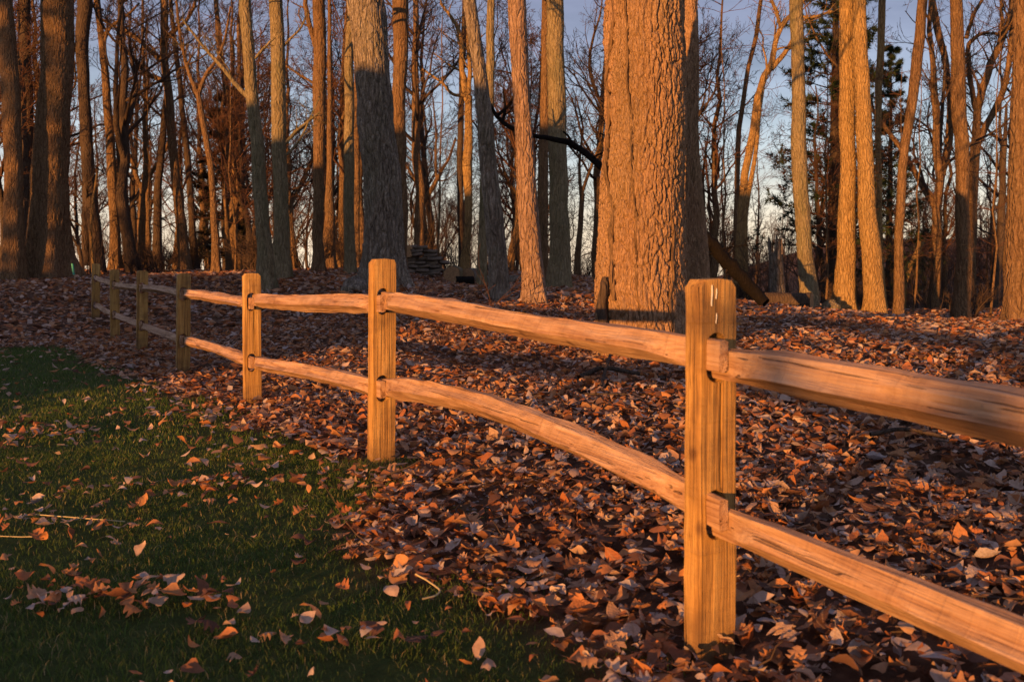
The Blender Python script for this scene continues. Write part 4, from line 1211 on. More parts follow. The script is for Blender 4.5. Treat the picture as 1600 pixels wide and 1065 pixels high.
# ------------------------------------------------------------------ firewood, cut rounds, logs, stake
def split_log(L, w, h, seed, mat, n=7):
    r_ = np.random.RandomState(seed)
    kind = r_.randint(3)
    if kind == 0: sec = np.array([(-1, -0.8), (-0.9, 0.2), (-0.4, 0.9), (0.5, 0.9), (1, 0.1), (0.8, -0.9)])
    elif kind == 1: sec = np.array([(-1, -1), (-0.5, 0.3), (0, 1), (0.55, 0.4), (1, -0.9), (0, -1.05)])
    else: sec = np.array([(-1, 0), (-0.7, 0.8), (0.2, 1), (1, 0.5), (0.9, -0.6), (-0.2, -1)])
    sec = (sec + (r_.rand(6, 2) - 0.5) * 0.25) * np.array([w / 2, h / 2])
    t = np.linspace(-0.5, 0.5, n)
    V = np.zeros((n, 6, 3)); V[:, :, 0] = (t * L)[:, None] + (r_.rand(n, 6) - 0.5) * 0.012
    V[:, :, 1] = sec[None, :, 0] * (1 + (r_.rand(n, 6) - 0.5) * 0.12); V[:, :, 2] = sec[None, :, 1] * (1 + (r_.rand(n, 6) - 0.5) * 0.12)
    ix = np.arange(n * 6).reshape(n, 6); a, b = ix[:-1], ix[1:]
    q = np.stack([a, b, np.roll(b, -1, 1), np.roll(a, -1, 1)], -1).reshape(-1, 4)
    return mesh_data('log', V.reshape(-1, 3), [q, np.stack([ix[0], ix[-1][::-1]])], mat, False)
c = px(658, 436, 25.6); zg = gz(c[0], c[1])
pile = empty('firewood_stack', (c[0], c[1], zg)); tag(pile, 'grey stack of split firewood beside the thick grey oak', 'firewood')
rng = np.random.RandomState(12)
LM = [split_log(0.40, 0.15, 0.10, i, M_LOGBARK) for i in range(8)]
for row in range(8):
    x = -0.46 + 0.04 * rng.randn()
    wmax = 0.50 if row < 5 else (0.30 if row < 7 else 0.12)
    while x < wmax:
        s = 0.55 + 0.5 * rng.rand()
        for dep in (0, 1):
            o = link('log', LM[rng.randint(8)], pile)
            o.location = (x + 0.2 * s + 0.03 * rng.randn(), -0.1 + dep * 0.17 + 0.02 * rng.randn(), 0.05 + row * 0.097 + 0.008 * rng.randn())
            o.rotation_euler = (rng.rand() * 0.6 - 0.3, 0.09 * rng.randn(), 0.12 * rng.randn()); o.scale = (s, 1, 1)
        x += 0.41 * s
# end-on billets in paler wood; sunlight on the stack's left end put into colour
for i in range(6):
    o = link('log', split_log(0.34, 0.15, 0.115, 50 + i, M_CUT), pile)
    o.location = (-0.43 + 0.15 * (i % 2) + 0.02 * rng.randn(), -0.16, 0.52 + 0.105 * (i // 2)); o.rotation_euler = (0, 0, R(90) + 0.1 * rng.randn())

def round_log(name, label, x, y, Z, L, r, yaw, mat, seed, pitch=0.0, lift=None, cat='log'):
    c = px(x, y, Z); zg = gz(c[0], c[1])
    root = empty(name, (c[0], c[1], zg), yaw); tag(root, label, cat)
    r_ = np.random.RandomState(seed)
    n, m = 14, 20
    t = np.linspace(-0.5, 0.5, n)
    P = np.stack([t * L, 0.02 * np.sin(t * 4), (lift if lift is not None else r * 0.92) + t * L * math.tan(pitch)], 1)
    V, q = tubes(P[None], np.full((1, n), r) * (1 + 0.08 * (r_.rand(1, n) - 0.5)), m)
    V = V.reshape(n, m, 3); cen = P[:, None]
    V = cen + (V - cen) * (1 + 0.14 * (r_.rand(1, m, 1) - 0.5) + 0.04 * (r_.rand(n, m, 1) - 0.5))
    link('bark', mesh_data('bark', V.reshape(-1, 3), q, mat), root)
    for e in (0, n - 1):
        ring = V[e]; cc = ring.mean(0); sgn = -1 if e == 0 else 1
        VV = np.vstack([cc[None] + np.array([sgn * 0.012, 0, 0]), (ring - cc) * 0.97 + cc + np.array([sgn * 0.006, 0, 0])])
        tri = np.array([(0, 1 + i, 1 + (i + 1) % m) for i in range(m)])
        link('cut_end', mesh_data('cut_end', VV, tri, M_CUT, False), root)
    return root
round_log('log_round', 'greenish sawn log round left of the pair beyond the fence', 709, 440, 24, 0.55, 0.21, R(80), B_OLIVE, 1)
round_log('log_round', 'grey sawn log round just behind the dark block', 735, 438, 24.4, 0.5, 0.20, R(70), B_GREY, 2)
round_log('log_round', 'dark squat log block lying in front of the two sawn rounds', 726, 448, 22.6, 0.42, 0.125, R(15), B_BLACK, 3)
round_log('felled_log', 'sawn log on the ground beside the dark upright trunk', 1232, 482, 22.3, 1.0, 0.19, R(-28), B_DARK, 4)
round_log('felled_log', 'thin log lying across the crest near the right edge', 1540, 512, 18.5, 1.05, 0.045, R(-14), B_BROWN, 5)
round_log('felled_log', 'low grey log lying between the mossy trunk and rosy trunk', 800, 442, 25, 1.6, 0.12, R(8), B_GREY, 6)
round_log('felled_log', 'half-buried branch on the crest left of the straight dark trunk', 1470, 498, 23.5, 1.1, 0.06, R(12), B_GREY, 7)

# burl and brush pile at the foot of the thick grey oak and of the left bright trunk
def boulder(label, x, y, Z, r, mat, seed, name='root_burl', cat='burl'):
    c = px(x, y, Z); zg = gz(c[0], c[1])
    r_ = np.random.RandomState(seed)
    n, m = 18, 26
    ph = np.linspace(0, math.pi, n); th = np.arange(m) / m * 6.283
    TH, PH = np.meshgrid(th, ph)
    rr = r * (1 + 0.35 * (vnoise(np.cos(TH) * np.sin(PH) * 2.5 + 9 + seed, np.sin(TH) * np.sin(PH) * 2.5 + np.cos(PH) * 2 + 9) - 0.5) + 0.2 * (vnoise(np.cos(TH) * 7 + 20, np.sin(TH) * 7 + np.cos(PH) * 7 + 20) - 0.5))
    V = np.stack([rr * np.sin(PH) * np.cos(TH), rr * np.sin(PH) * np.sin(TH), rr * np.cos(PH) * 0.85 + r * 0.35], -1).reshape(-1, 3)
    ix = np.arange(n * m).reshape(n, m); a, b = ix[:-1], ix[1:]
    q = np.stack([a, np.roll(a, -1, 1), np.roll(b, -1, 1), b], -1).reshape(-1, 4)
    o = build(name, V, q, mat); o.location = (c[0], c[1], zg); tag(o, label, cat)
boulder('pale lichened burl at the left foot of the thick grey oak', 556, 448, 18.3, 0.27, B_GREY, 3)
boulder('low mossy root stump at the foot of the left bright trunk', 1298, 488, 23.4, 0.22, B_OLIVE, 5, 'root_stump', 'stump')

c = px(116, 438, 24); zg = gz(c[0], c[1])
stk = empty('marker_stake', (c[0], c[1], zg)); tag(stk, 'thin stake with teal plastic sleeve standing near the massive oak', 'stake')
def bar(name, p0, p1, r0, r1, mat, parent, sides=8):
    t = np.linspace(0, 1, 5)[:, None]
    P = np.asarray(p0, float)[None] * (1 - t) + np.asarray(p1, float)[None] * t
    V, q = tubes(P[None], (r0 + (r1 - r0) * t[:, 0])[None], sides)
    return link(name, mesh_data(name, V, q, mat), parent)
bar('stake', (0.03, 0, -0.1), (-0.01, 0, 0.30), 0.014, 0.014, M_STAKE, stk, 6)
bar('sleeve', (-0.01, 0, 0.17), (-0.05, 0, 0.44), 0.028, 0.03, M_TEAL, stk, 10)

# ------------------------------------------------------------------ saplings with fine level twigs in front of the crest
def sapling_mesh(seed, H):
    rng = np.random.RandomState(seed)
    K = 10; t = np.linspace(0, 1, K)
    P = np.stack([np.cumsum(rng.randn(K) * 0.05), np.cumsum(rng.randn(K) * 0.05), -0.1 + H * t], 1)[None]
    Rr = (0.006 + 0.028 * (1 - t))[None]
    V, q = tubes(P, Rr, 7)
    tr = mesh_data('trunk', V, q, B_BROWN)
    n = 26
    i = rng.randint(2, K - 1, n); a = rng.rand(n) * 6.28
    me = crown_mesh('crown', M_TWIG_RED, rng, P[0, i], np.stack([np.cos(a), np.sin(a), 0.15 + 0.2 * rng.rand(n)], 1), 0.9 + 1.3 * rng.rand(n), np.full(n, 0.008), [(6, 0.45, 0.6), (4, 0.5, 0.6)], sides=(4, 3, 3, 3), lift=0.015, jit=0.13)
    return tr, me
SAP = [sapling_mesh(i, 6.5 + i) for i in range(3)]
sap_spots = [(1392, 25.5, 'sapling with level red twigs right of the two bright trunks'), (1432, 27, 'sapling with level red twigs between leaning trunk and straight dark trunk'), (1545, 26, 'sapling with level red twigs near the right edge'),
             (925, 27, 'sapling with level red twigs in the gap left of the huge oak'), (1290, 26.5, 'sapling with level red twigs in front of the pine'), (690, 27, 'sapling with level twigs above the firewood'),
             (372, 27, 'thin sapling in front of the bronzed conifer'), (235, 30, 'thin sapling near the low forking tree'), (1140, 26, 'sapling with level twigs right of the half-hidden oak'), (465, 28, 'sapling between ridged trunk and slender orange trunk')]
for i, (x, Z, lab) in enumerate(sap_spots):
    X = (x - 800) / F * Z
    root = empty('sapling', (X, Z, gz(X, Z)), i * 1.7); tag(root, lab, 'sapling')
    link('trunk', SAP[i % 3][0], root); link('crown', SAP[i % 3][1], root)

# ------------------------------------------------------------------ fallen leaves
def leaf_proto(kind, ns, seed):
    """unit-length leaf, stem end at x=-0.5; returns verts, quads"""
    r_ = np.random.RandomState(seed)
    t = np.linspace(0, 1, ns)
    env = np.sin(np.pi * np.clip(t, 0.02, 0.98) ** 0.85) ** (0.75 if kind == 'oak' else 0.9)
    if kind == 'oak':
        w = env * 0.31 * (1 + 0.34 * np.sin(t * np.pi * 7.0 + 0.4) * (np.abs(t - 0.5) < 0.44))
        if ns < 7: w = env * 0.30 * (0.8 + 0.5 * r_.rand(ns))
    else:
        w = env * (0.25 + 0.08 * r_.rand())
    w[0] = 0.012; w[-1] = 0.012
    wl = w * (0.9 + 0.25 * r_.rand(ns)); wr = w * (0.9 + 0.25 * r_.rand(ns))
    x = t - 0.5
    c1 = (r_.rand() - 0.35) * 1.6; c2 = (r_.rand() - 0.25) * (3.0 if kind == 'oak' else 6.5); tw = (r_.rand() - 0.5) * 1.3; bd = (r_.rand() - 0.5) * 0.5
    V = np.zeros((ns, 3, 3))
    for j, ww in ((0, -wl), (1, 0 * w), (2, wr)):
        V[:, j, 0] = x + (0.06 * np.abs(ww) if kind != 'oval' else 0)
        V[:, j, 1] = ww + bd * x ** 2
        V[:, j, 2] = c1 * (x ** 2 - 0.08) + c2 * ww ** 2 + tw * x * ww + (r_.rand(ns) - 0.5) * 0.06 * (j != 1)
    ix = np.arange(ns * 3).reshape(ns, 3)
    q = np.stack([ix[:-1, :-1], ix[:-1, 1:], ix[1:, 1:], ix[1:, :-1]], -1).reshape(-1, 4)
    return V.reshape(-1, 3), q
NEARP = [leaf_proto(k, n, s) for s, (k, n) in enumerate([('oak', 15), ('oval', 7), ('oval', 7), ('oval', 8), ('oval', 6), ('oval', 7), ('oak', 15), ('oval', 7), ('oval', 8), ('oval', 6), ('oval', 7), ('oak', 15)])]
MIDP = [leaf_proto(k, n, 20 + s) for s, (k, n) in enumerate([('oak', 6), ('oval', 5), ('oval', 4), ('oval', 4), ('oval', 5)])]
MIDP2 = [leaf_proto(k, n, 30 + s) for s, (k, n) in enumerate([('oval', 3), ('oval', 3), ('oval', 3), ('oval', 3)])]
FARP = []
for s_ in range(4):
    r_ = np.random.RandomState(40 + s_)
    FARP.append((np.array([(-0.5, 0, 0.05), (0.02, -0.34, 0.12 * r_.rand()), (0.5, 0.03, 0.08 * r_.rand()), (-0.03, 0.33, 0.14 * r_.rand())]), np.array([(0, 1, 2, 3)])))

def rotmats(rng, n, tilt):
    yaw = rng.rand(n) * 6.283; az = rng.rand(n) * 6.283
    tl = tilt * np.abs(rng.randn(n)); flip = rng.rand(n) < 0.4
    cz, sz = np.cos(yaw), np.sin(yaw)
    Rz = np.zeros((n, 3, 3)); Rz[:, 0, 0] = cz; Rz[:, 0, 1] = -sz; Rz[:, 1, 0] = sz; Rz[:, 1, 1] = cz; Rz[:, 2, 2] = 1
    Rz[flip, :, 2] *= -1
    k = np.stack([np.cos(az), np.sin(az), np.zeros(n)], 1)
    c, s = np.cos(tl), np.sin(tl)
    Kx = np.zeros((n, 3, 3)); Kx[:, 0, 2] = k[:, 1]; Kx[:, 1, 2] = -k[:, 0]; Kx[:, 2, 0] = -k[:, 1]; Kx[:, 2, 1] = k[:, 0]
    I = np.eye(3)[None]
    Rt = I + s[:, None, None] * Kx + (1 - c)[:, None, None] * (Kx @ Kx)
    return Rt @ Rz

def leaf_cover(X, Y):
    """how much of the ground the leaves cover, 0..1"""
    lm = lawn_mask(X, Y)
    v = fence_v(X, Y)
    patch = sstep(0.62, 0.76, fbm(X * 0.9 + 40, Y * 0.9 + 17)) * 0.16
    def blob(x, y, rx, ry, a):
        Z = F * CAMZ / (y - HZ); bx = (x - 800) / F * Z
        return a * np.exp(-(((X - bx) / rx) ** 2 + ((Y - Z) / ry) ** 2))
    cl = blob(40, 690, 0.40, 0.45, 0.6) + blob(90, 930, 0.34, 0.17, 0.75) + blob(300, 765, 0.32, 0.10, 0.65) + blob(520, 1000, 0.22, 0.07, 0.5) + blob(330, 650, 0.6, 0.22, 0.3) + blob(250, 945, 0.25, 0.12, 0.45) + blob(60, 830, 0.3, 0.25, 0.4)
    cl = 0.55 * cl * (0.25 + 1.3 * sstep(0.38, 0.62, fbm(X * 3.1 + 2, Y * 3.1 + 33)))
    lawn = np.clip(0.03 + patch * sstep(3.5, 8, Y) + cl + 0.12 * sstep(-0.9, -0.35, v), 0, 0.9)
    bare = blob(745, 800, 0.22, 0.28, 0.8) + blob(900, 990, 0.25, 0.10, 0.5) + blob(600, 742, 0.34, 0.22, 1.0)
    wood = np.clip(0.94 - bare - 0.08 * sstep(0.55, 0.75, fbm(X * 1.7, Y * 1.7 + 30)) , 0.08, 1)
    return lm * lawn + (1 - lm) * wood

LEAFV = Acc()
def scatter(protos, n_try, y0, y1, dens_scale, size, tilt, zlift, seed, pick=None):
    rng = np.random.RandomState(seed)
    Y = np.sqrt(y0 ** 2 + rng.rand(n_try) * (y1 ** 2 - y0 ** 2))
    hw = 0.57 * Y + 1.8
    X = (rng.rand(n_try) * 2 - 1) * hw
    keep = rng.rand(n_try) < leaf_cover(X, Y)
    keep &= np.hypot(X - 1.21, Y - 9.2) > 0.385
    X, Y = X[keep], Y[keep]
    n = len(X)
    g = surf(X, Y)
    lm = lawn_mask(X, Y)
    S = size * (0.40 + 1.0 * rng.rand(n) ** 1.4 + 0.18 * (rng.rand(n) < 0.1))
    S = S * (1 - 0.12 * lm)
    Rm = rotmats(rng, n, tilt)
    Zz = g + 0.012 + zlift * rng.rand(n) * (1 - 0.5 * lm) + 0.022 * lm
    col = np.clip(rng.beta(1.3, 1.15, n) + 0.0, 0, 1)
    return X, Y, Zz, S, Rm, col, rng

def merge_leaves(protos, data):
    X, Y, Zz, S, Rm, col, rng = data
    pi = rng.randint(len(protos), size=len(X))
    for k, (V, q) in enumerate(protos):
        m = np.where(pi == k)[0]
        if not len(m): continue
        W = np.einsum('nij,vj->nvi', Rm[m], V) * S[m][:, None, None] + np.stack([X[m], Y[m], Zz[m]], 1)[:, None]
        nv = len(V)
        Q = (q[None] + (np.arange(len(m)) * nv)[:, None, None]).reshape(-1, 4)
        LEAFV.add(W.reshape(-1, 3), Q, A=np.repeat(col[m], nv))

near = scatter(NEARP, 19000, 1.8, 5.0, False, 0.070, 0.40, 0.055, 1)
# the 300 largest-showing leaves become pieces of their own
Xn, Yn, Zn, Sn, Rn, Cn, rngn = near
inview = (np.abs(Xn / Yn) < 0.50) & (Yn > 2.72)
score = np.where(inview, Sn / Yn + 0.35 * Zn / Yn, -1)
order = np.argsort(-score)
top = order[:290]
rest = np.setdiff1d(np.arange(len(Xn)), top)
merge_leaves(NEARP, (Xn[rest], Yn[rest], Zn[rest], Sn[rest], Rn[rest], Cn[rest], rngn))
merge_leaves(MIDP, scatter(MIDP, 22000, 5.0, 8.0, True, 0.076, 0.42, 0.055, 5))
merge_leaves(MIDP2, scatter(MIDP2, 44000, 8.0, 15, True, 0.088, 0.42, 0.055, 2))
merge_leaves(FARP, scatter(FARP, 75000, 15, 31, True, 0.14, 0.40, 0.06, 3))
lm_ = LEAFV.mesh('leaf_litter', M_LEAF, True)
LIT = link('leaf_litter', lm_, GROUND)
LIT['kind'] = 'stuff'
def with_stalk(Vq):
    V, q = Vq
    n = len(V); a = V[1]
    st = np.array([a + (0, -0.012, 0), a + (0, 0.012, 0), a + (-0.14, -0.009, 0.02), a + (-0.14, 0.009, 0.02), a + (-0.27, -0.007, 0.07), a + (-0.27, 0.007, 0.07)])
    mid = np.zeros(n + 6); mid[1:n:3] = 1; mid[n:] = 1
    return np.vstack([V, st]), np.vstack([q, [(n, n + 1, n + 3, n + 2), (n + 2, n + 3, n + 5, n + 4)]]), mid
PM = [mesh_data('fallen_leaf', V, q, M_LEAF1, True, {'mid': m_}) for V, q, m_ in [with_stalk(x_) for x_ in [leaf_proto(k, n, 60 + s) for s, (k, n) in enumerate([('oak', 19), ('oval', 10), ('oval', 10), ('oak', 19), ('oval', 10), ('oval', 9), ('oak', 19), ('oval', 10)])]]]
from mathutils import Matrix
rng = np.random.RandomState(6)
for i in top:
    o = link('fallen_leaf', PM[rng.randint(len(PM))], GROUND)
    M = Matrix(Rn[i].tolist()).to_4x4()
    if M.determinant() < 0:
        M = M @ Matrix.Diagonal((1, 1, -1, 1))
    s = float(Sn[i])
    o.matrix_local = Matrix.Translation((Xn[i], Yn[i], Zn[i] + 0.008)) @ M @ Matrix.Diagonal((s, s, s, 1))

# leaf stalks, twigs and a few dead branches on the litter
def ground_twigs():
    rng = np.random.RandomState(15)
    acc = Acc()
    n = 420
    Y = 2.6 + 16 * rng.rand(n) ** 1.3; X = (rng.rand(n) * 2 - 1) * (0.55 * Y + 1)
    k = leaf_cover(X, Y) > 0.4; X, Y = X[k], Y[k]; n = len(X)
    a = rng.rand(n) * 6.28; L = 0.12 + 0.4 * rng.rand(n) ** 2
    s = np.stack([X, Y, surf(X, Y) + 0.05], 1)
    d = np.stack([np.cos(a), np.sin(a), 0.12 * rng.randn(n)], 1)
    P, Rr = grow_batch(rng, s, d, L, 0.0025 + 0.004 * rng.rand(n), np.full(n, 0.0012), 6, 0.2, 0.0)
    V, q = tubes(P, Rr, 4); acc.add(V, q)
    o = link('twig_litter', acc.mesh('twig_litter', M_TWIG), GROUND); o['kind'] = 'stuff'
ground_twigs()
def ground_branch(label, pts, Z0, r, seed):
    rng = np.random.RandomState(seed)
    rows = []
    for (x, y, lift) in pts:
        X, Z = hit(x, y)
        rows.append((X, Z, gz(X, Z) + 0.05 + lift, r * (1 - 0.12 * len(rows))))
    b = np.array(rows[0][:3]); L = np.array(rows); L[:, :3] -= b
    o = link('dead_branch', limb_mesh('dead_branch', B_DARK, [L], rng, twigs=False)); o.location = b; tag(o, label, 'branch')
ground_branch('dead branch lying on the leaves at the foot of the huge oak', [(905, 600, 0.0), (940, 592, 0.05), (975, 596, 0.03), (1040, 602, 0.0)], 9, 0.022, 1)
ground_branch('short dead stick tilted up from leaves before the huge oak', [(938, 618, 0.0), (948, 602, 0.1), (958, 588, 0.18)], 9, 0.014, 2)
ground_branch('bleached twig lying on leaves below the middle rail', [(912, 632, 0.02), (945, 634, 0.03), (980, 632, 0.02)], 8, 0.007, 3)
ground_branch('thin dead branch on leaves right of the nearest post', [(1360, 700, 0.02), (1410, 697, 0.04), (1480, 706, 0.02)], 6, 0.012, 4)

def gravel():
    rng = np.random.RandomState(51)
    acc = Acc(); n = 260
    Z = F * CAMZ / (800 - HZ)
    X = (745 - 800) / F * Z + rng.randn(n) * 0.20; Y = Z + rng.randn(n) * 0.26
    g = surf(X, Y)
    ico = np.array([(0, 0, 1), (0.9, 0, 0.2), (0.28, 0.85, 0.25), (-0.72, 0.52, 0.2), (-0.72, -0.52, 0.25), (0.28, -0.85, 0.2), (0, 0, -0.6)])
    tri = np.array([(0, 1, 2), (0, 2, 3), (0, 3, 4), (0, 4, 5), (0, 5, 1), (6, 2, 1), (6, 3, 2), (6, 4, 3), (6, 5, 4), (6, 1, 5)])
    for i in range(n):
        r = 0.004 + 0.010 * rng.rand() ** 2
        acc.add(ico * r * (0.7 + 0.6 * rng.rand(7, 1)) * np.array([1.2, 0.9, 0.7]) + np.array([X[i], Y[i], g[i] + r * 0.3]), T=tri)
    o = link('gravel', acc.mesh('gravel', M_STONE, False), GROUND); o['kind'] = 'stuff'
gravel()

# thin woody sprigs standing in front of the big oak
def sprig(label, x, y, H, n, seed):
    rng = np.random.RandomState(seed)
    X, Z = hit(x, y)
    a = rng.rand(n) * 6.28
    st = np.zeros((n, 3)); d = np.stack([np.cos(a) * 0.7, np.sin(a) * 0.4, 0.8 + 0.3 * rng.rand(n)], 1)
    me = crown_mesh('stems', M_TWIG_RED, rng, st, d, H * (0.6 + 0.5 * rng.rand(n)), np.full(n, 0.004), [(3, 0.4, 0.6)], sides=(4, 3, 3, 3), lift=0.0, jit=0.12)
    o = link('dry_sprig', me); o.location = (X, Z, gz(X, Z)); tag(o, label, 'sprig')
sprig('dry sprig of thin stems standing behind the second post', 690, 545, 0.6, 7, 1)
sprig('dry sprig of arching stems left of the huge oak', 880, 520, 0.55, 6, 2)
sprig('small dry sprig right of the thick grey oak', 648, 470, 0.7, 6, 3)
sprig('dry sprig at the foot of the rosy trunk', 770, 482, 0.8, 5, 4)

# ------------------------------------------------------------------ grass
def grass():
    rng = np.random.RandomState(90)
    acc = Acc()
    def blades(n_try, y0, y1, h, w, segs, seed):
        r_ = np.random.RandomState(seed)
        Y = np.sqrt(y0 ** 2 + r_.rand(n_try) * (y1 ** 2 - y0 ** 2)); X = -(0.57 * Y + 1.2) + r_.rand(n_try) * (0.57 * Y + 1.2 + 1.4)
        lm = lawn_mask(X, Y)
        # tuft at the foot of the second and nearest posts, thin sward under the fence
        tuft = np.exp(-(((X + 0.70) / 0.26) ** 2 + ((Y - 5.13) / 0.24) ** 2)) + 0.7 * np.exp(-(((X - 0.36) / 0.10) ** 2 + ((Y - 2.83) / 0.10) ** 2)) + 0.5 * np.exp(-(((X + 0.1) / 0.22) ** 2 + ((Y - 3.35) / 0.25) ** 2))
        thin = 0.30 + 0.70 * sstep(0.34, 0.55, fbm(X * 2.6 + 7, Y * 2.6 + 3))
        keep = r_.rand(n_try) < np.clip(lm * thin + tuft, 0, 1)
        X, Y, tf = X[keep], Y[keep], tuft[keep]
        n = len(X)
        g = surf(X, Y)
        H = h * (0.55 + 0.8 * r_.rand(n)) * (1 + 1.1 * np.clip(tf, 0, 1)) * (0.75 + 0.6 * fbm(X * 3, Y * 3))
        a = r_.rand(n) * 6.283
        ln = H * (0.25 + 0.75 * r_.rand(n))
        d = np.stack([np.cos(a), np.sin(a)], 1) * ln[:, None]
        b = r_.rand(n) * 6.283
        sd = np.stack([np.cos(b), np.sin(b), 0 * b], 1) * (w * (0.7 + 0.6 * r_.rand(n)))[:, None]
        base = np.stack([X, Y, g - 0.004], 1)
        mid = base + np.stack([d[:, 0] * 0.32, d[:, 1] * 0.32, H * 0.62], 1)
        tip = base + np.stack([d[:, 0], d[:, 1], H], 1)
        col = np.clip(0.5 + 0.22 * r_.randn(n) + 0.25 * (fbm(X * 1.1 + 50, Y * 1.1) - 0.5) + 0.28 * np.clip(tf, 0, 1), 0, 0.93)
        dead = r_.rand(n) < 0.06 * (0.4 + 1.4 * fbm(X * 0.8 + 5, Y * 0.8 + 60)); col[dead] = 0.94 + 0.06 * r_.rand(dead.sum())
        if segs == 2:
            V = np.stack([base - sd, base + sd, mid - sd * 0.75, mid + sd * 0.75, tip], 1).reshape(-1, 3)
            o = (np.arange(n) * 5)[:, None]
            acc.add(V, np.array([[0, 1, 3, 2]]) + o, np.array([[2, 3, 4]]) + o, np.repeat(col, 5))
        else:
            V = np.stack([base - sd, base + sd, tip], 1).reshape(-1, 3)
            o = (np.arange(n) * 3)[:, None]
            acc.add(V, None, np.array([[0, 1, 2]]) + o, np.repeat(col, 3))
    blades(150000, 1.6, 6.0, 0.024, 0.0016, 2, 1)
    blades(170000, 6.0, 15.0, 0.032, 0.0045, 1, 2)
    o = link('lawn_grass', acc.mesh('lawn_grass', M_GRASS, False))
    tag(o, 'short dark green lawn grass in front of the fence', 'grass', kind='stuff')
grass()

# pale dead stalks lying in the grass
def stalk(label, pts, r=0.0022):
    rows = []
    for x, y in pts:
        Z = F * CAMZ / (y - HZ); X = (x - 800) / F * Z; rows.append((X, Z, gz(X, Z) + 0.045, r))
    b = np.array(rows[0][:3]); L = np.array(rows); L[:, :3] -= b
    o = link('dry_stalk', limb_mesh('dry_stalk', M_STEM, [L], np.random.RandomState(3), twigs=False)); o.location = b; tag(o, label, 'stalk')
stalk('long pale straw stalk lying straight on the dark lawn', [(55, 818), (120, 822), (195, 827)])
stalk('curved pale leaf stalk on the grass left of the nearest post', [(648, 912), (668, 922), (690, 936), (680, 945), (660, 950)], 0.003)
stalk('short straw stalk on the dark grass near the picture bottom', [(0, 852), (30, 853), (62, 853)], 0.0018)

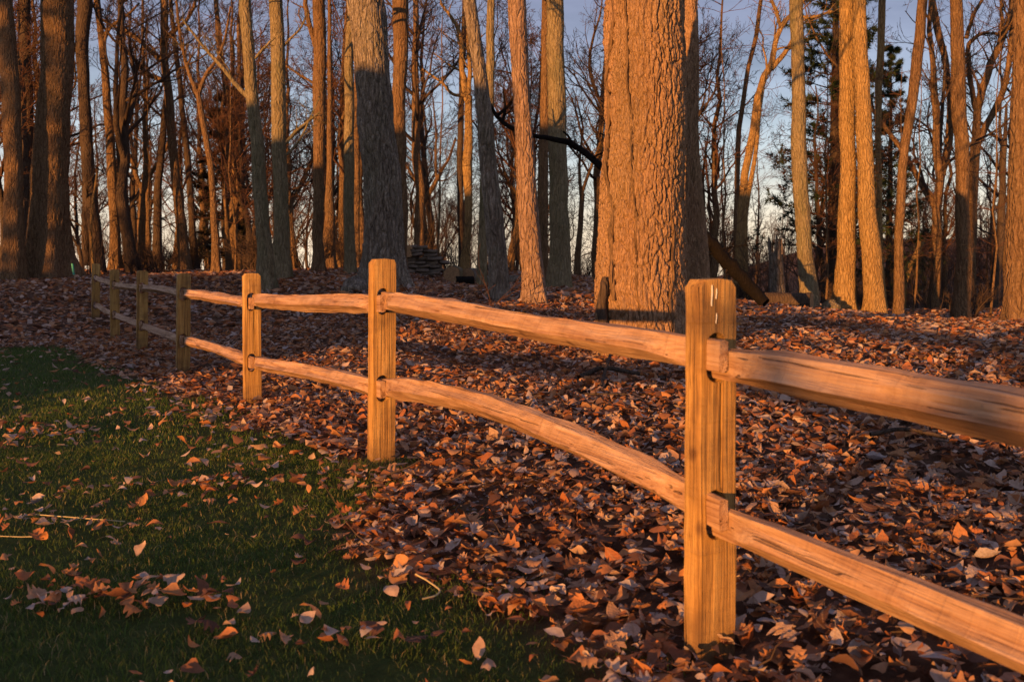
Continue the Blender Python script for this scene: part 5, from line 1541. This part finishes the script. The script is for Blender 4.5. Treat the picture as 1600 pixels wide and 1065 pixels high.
# ------------------------------------------------------------------ house behind the viewpoint, with a wing and pines added to throw shade
def at_us(u, s): return (u * E[0] + s * D[0], u * E[1] + s * D[1])
def house():
    ux0, ux1 = -8.0, -18.2
    s0, s1 = -13.0, -24.0
    cu_ = (ux0 + ux1) / 2
    x, y = at_us(cu_, s0)
    zg = gz(x, y)
    root = empty('house', (x, y, zg), -SUN_AZ)   # local x = along E, local y = along D
    tag(root, 'pale gabled two-storey house behind the lawn, outside the picture', 'house')
    w = (ux0 - ux1) / 2; dep = abs(s1 - s0)
    zr = 5.62 - TANE * s0 - zg; ze = 4.45 - TANE * s0 - zg
    rx = -12.3 - cu_
    A = [(-w, 0, -0.5), (w, 0, -0.5), (w, 0, ze), (rx, 0, zr), (-w, 0, ze)]
    Bk = [(a, -dep, c_) for a, _, c_ in A]
    V = np.array(A + Bk)
    link('wall', mesh_data('wall', V, [np.array([[0, 1, 2, 3, 4], [9, 8, 7, 6, 5]]), np.array([[0, 5, 6, 1], [1, 6, 7, 2], [4, 9, 5, 0]])], M_WALL, False), root)
    th = 0.12; ov = 0.12
    for side in (1, -1):
        ex = side * (w + ov); ez = ze - ov * (zr - ze) / (w + abs(rx))
        pr = [(rx, zr + 0.01), (ex, ez + 0.01), (ex, ez + th), (rx, zr + th)]
        V = np.array([(a, 0.15, b) for a, b in pr] + [(a, -dep - 0.15, b) for a, b in pr])
        link('roof', mesh_data('roof', V, np.array([[0, 1, 2, 3], [7, 6, 5, 4], [0, 4, 5, 1], [1, 5, 6, 2], [2, 6, 7, 3]]), M_ROOF, False), root)
    # low unseen wing, added to keep sun off the far-left ground
    ga, gb = -w - 7.6, -w - 0.004
    zt = 1.75 - TANE * s0 - zg
    V = np.array([(ga, -0.3, -0.5), (gb, -0.3, -0.5), (gb, -0.3, zt), (ga, -0.3, zt), (ga, -7, -0.5), (gb, -7, -0.5), (gb, -7, zt), (ga, -7, zt)])
    link('shade_wing_wall', mesh_data('shade_wing_wall', V, np.array([[0, 1, 2, 3], [5, 4, 7, 6], [4, 0, 3, 7], [1, 5, 6, 2]]), M_WALL, False), root)
    V = np.array([(ga - 0.2, 0.0, zt + 0.003), (gb, 0.0, zt + 0.003), (gb, -7.3, zt + 0.003), (ga - 0.2, -7.3, zt + 0.003), (ga - 0.2, 0.0, zt + 0.16), (gb, 0.0, zt + 0.16), (gb, -7.3, zt + 0.5), (ga - 0.2, -7.3, zt + 0.5)])
    link('shade_wing_roof', mesh_data('shade_wing_roof', V, np.array([[0, 1, 2, 3], [4, 7, 6, 5], [0, 4, 5, 1], [1, 5, 6, 2], [2, 6, 7, 3], [3, 7, 4, 0]]), M_ROOF, False), root)
    for fx in (-3.2, 0.0, 3.0):
        for fz in (1.0, 3.3):
            V = np.array([(fx - 0.5, 0.03, fz), (fx + 0.5, 0.03, fz), (fx + 0.5, 0.03, fz + 1.3), (fx - 0.5, 0.03, fz + 1.3)])
            wd = link('window', mesh_data('window', V, np.array([[0, 1, 2, 3]]), M_GLASSD, False), root)
            acc = Acc()
            for (a, b, c_, d_) in ((-0.58, -0.5, -0.08, 1.38), (0.5, 0.58, -0.08, 1.38), (-0.5, 0.5, -0.08, 0), (-0.5, 0.5, 1.3, 1.38)):
                vv = np.array([(fx + a, 0.004, fz + c_), (fx + b, 0.004, fz + c_), (fx + b, 0.004, fz + d_), (fx + a, 0.004, fz + d_)])
                vf = vv.copy(); vf[:, 1] = 0.06
                acc.add(np.vstack([vv, vf]), np.array([[4, 5, 6, 7], [0, 1, 5, 4], [1, 2, 6, 5], [2, 3, 7, 6], [3, 0, 4, 7]]))
            link('frame', acc.mesh('frame', M_TRIM, False), wd)
house()
for u, s, sc, lab in ((0.75, -14.0, 1.0, 'dark pine on the lawn bank behind the viewpoint'), (-24.3, -21.0, 0.85, 'unseen pine added beyond the house to dim the far-left trunks')):  # pines added out of view, only for the shade they cast
    x, y = at_us(u, s)
    root = empty('pine_tree', (x, y, gz(x, y)), 1.0); root.scale = (sc, sc, sc); tag(root, lab, 'evergreen')
    for n_, m_ in zip(('trunk', 'branches', 'crown'), SPRUCE if u > 0 else PINE): link(n_, m_, root)

# labels that still coincide: tell the members apart by their order across the view
same = {}
for o in COL.objects:
    if o.get('group') and o.parent is None: same.setdefault(o['label'], []).append(o)
ORD = {2: ('left of two', 'right of two'), 3: ('leftmost of three', 'middle of three', 'rightmost of three'), 4: ('leftmost of four', 'second of four', 'third of four', 'rightmost of four')}
ORDN = ('first', 'second', 'third', 'fourth', 'fifth', 'sixth', 'seventh', 'eighth', 'ninth', 'tenth')
for lab, obs in same.items():
    if len(obs) < 2: continue
    obs.sort(key=lambda q: q.location.x / q.location.y)
    for i, o in enumerate(obs):
        o['label'] = lab + ', ' + (ORD[len(obs)][i] if len(obs) in ORD else ORDN[min(i, 9)] + ' from left')
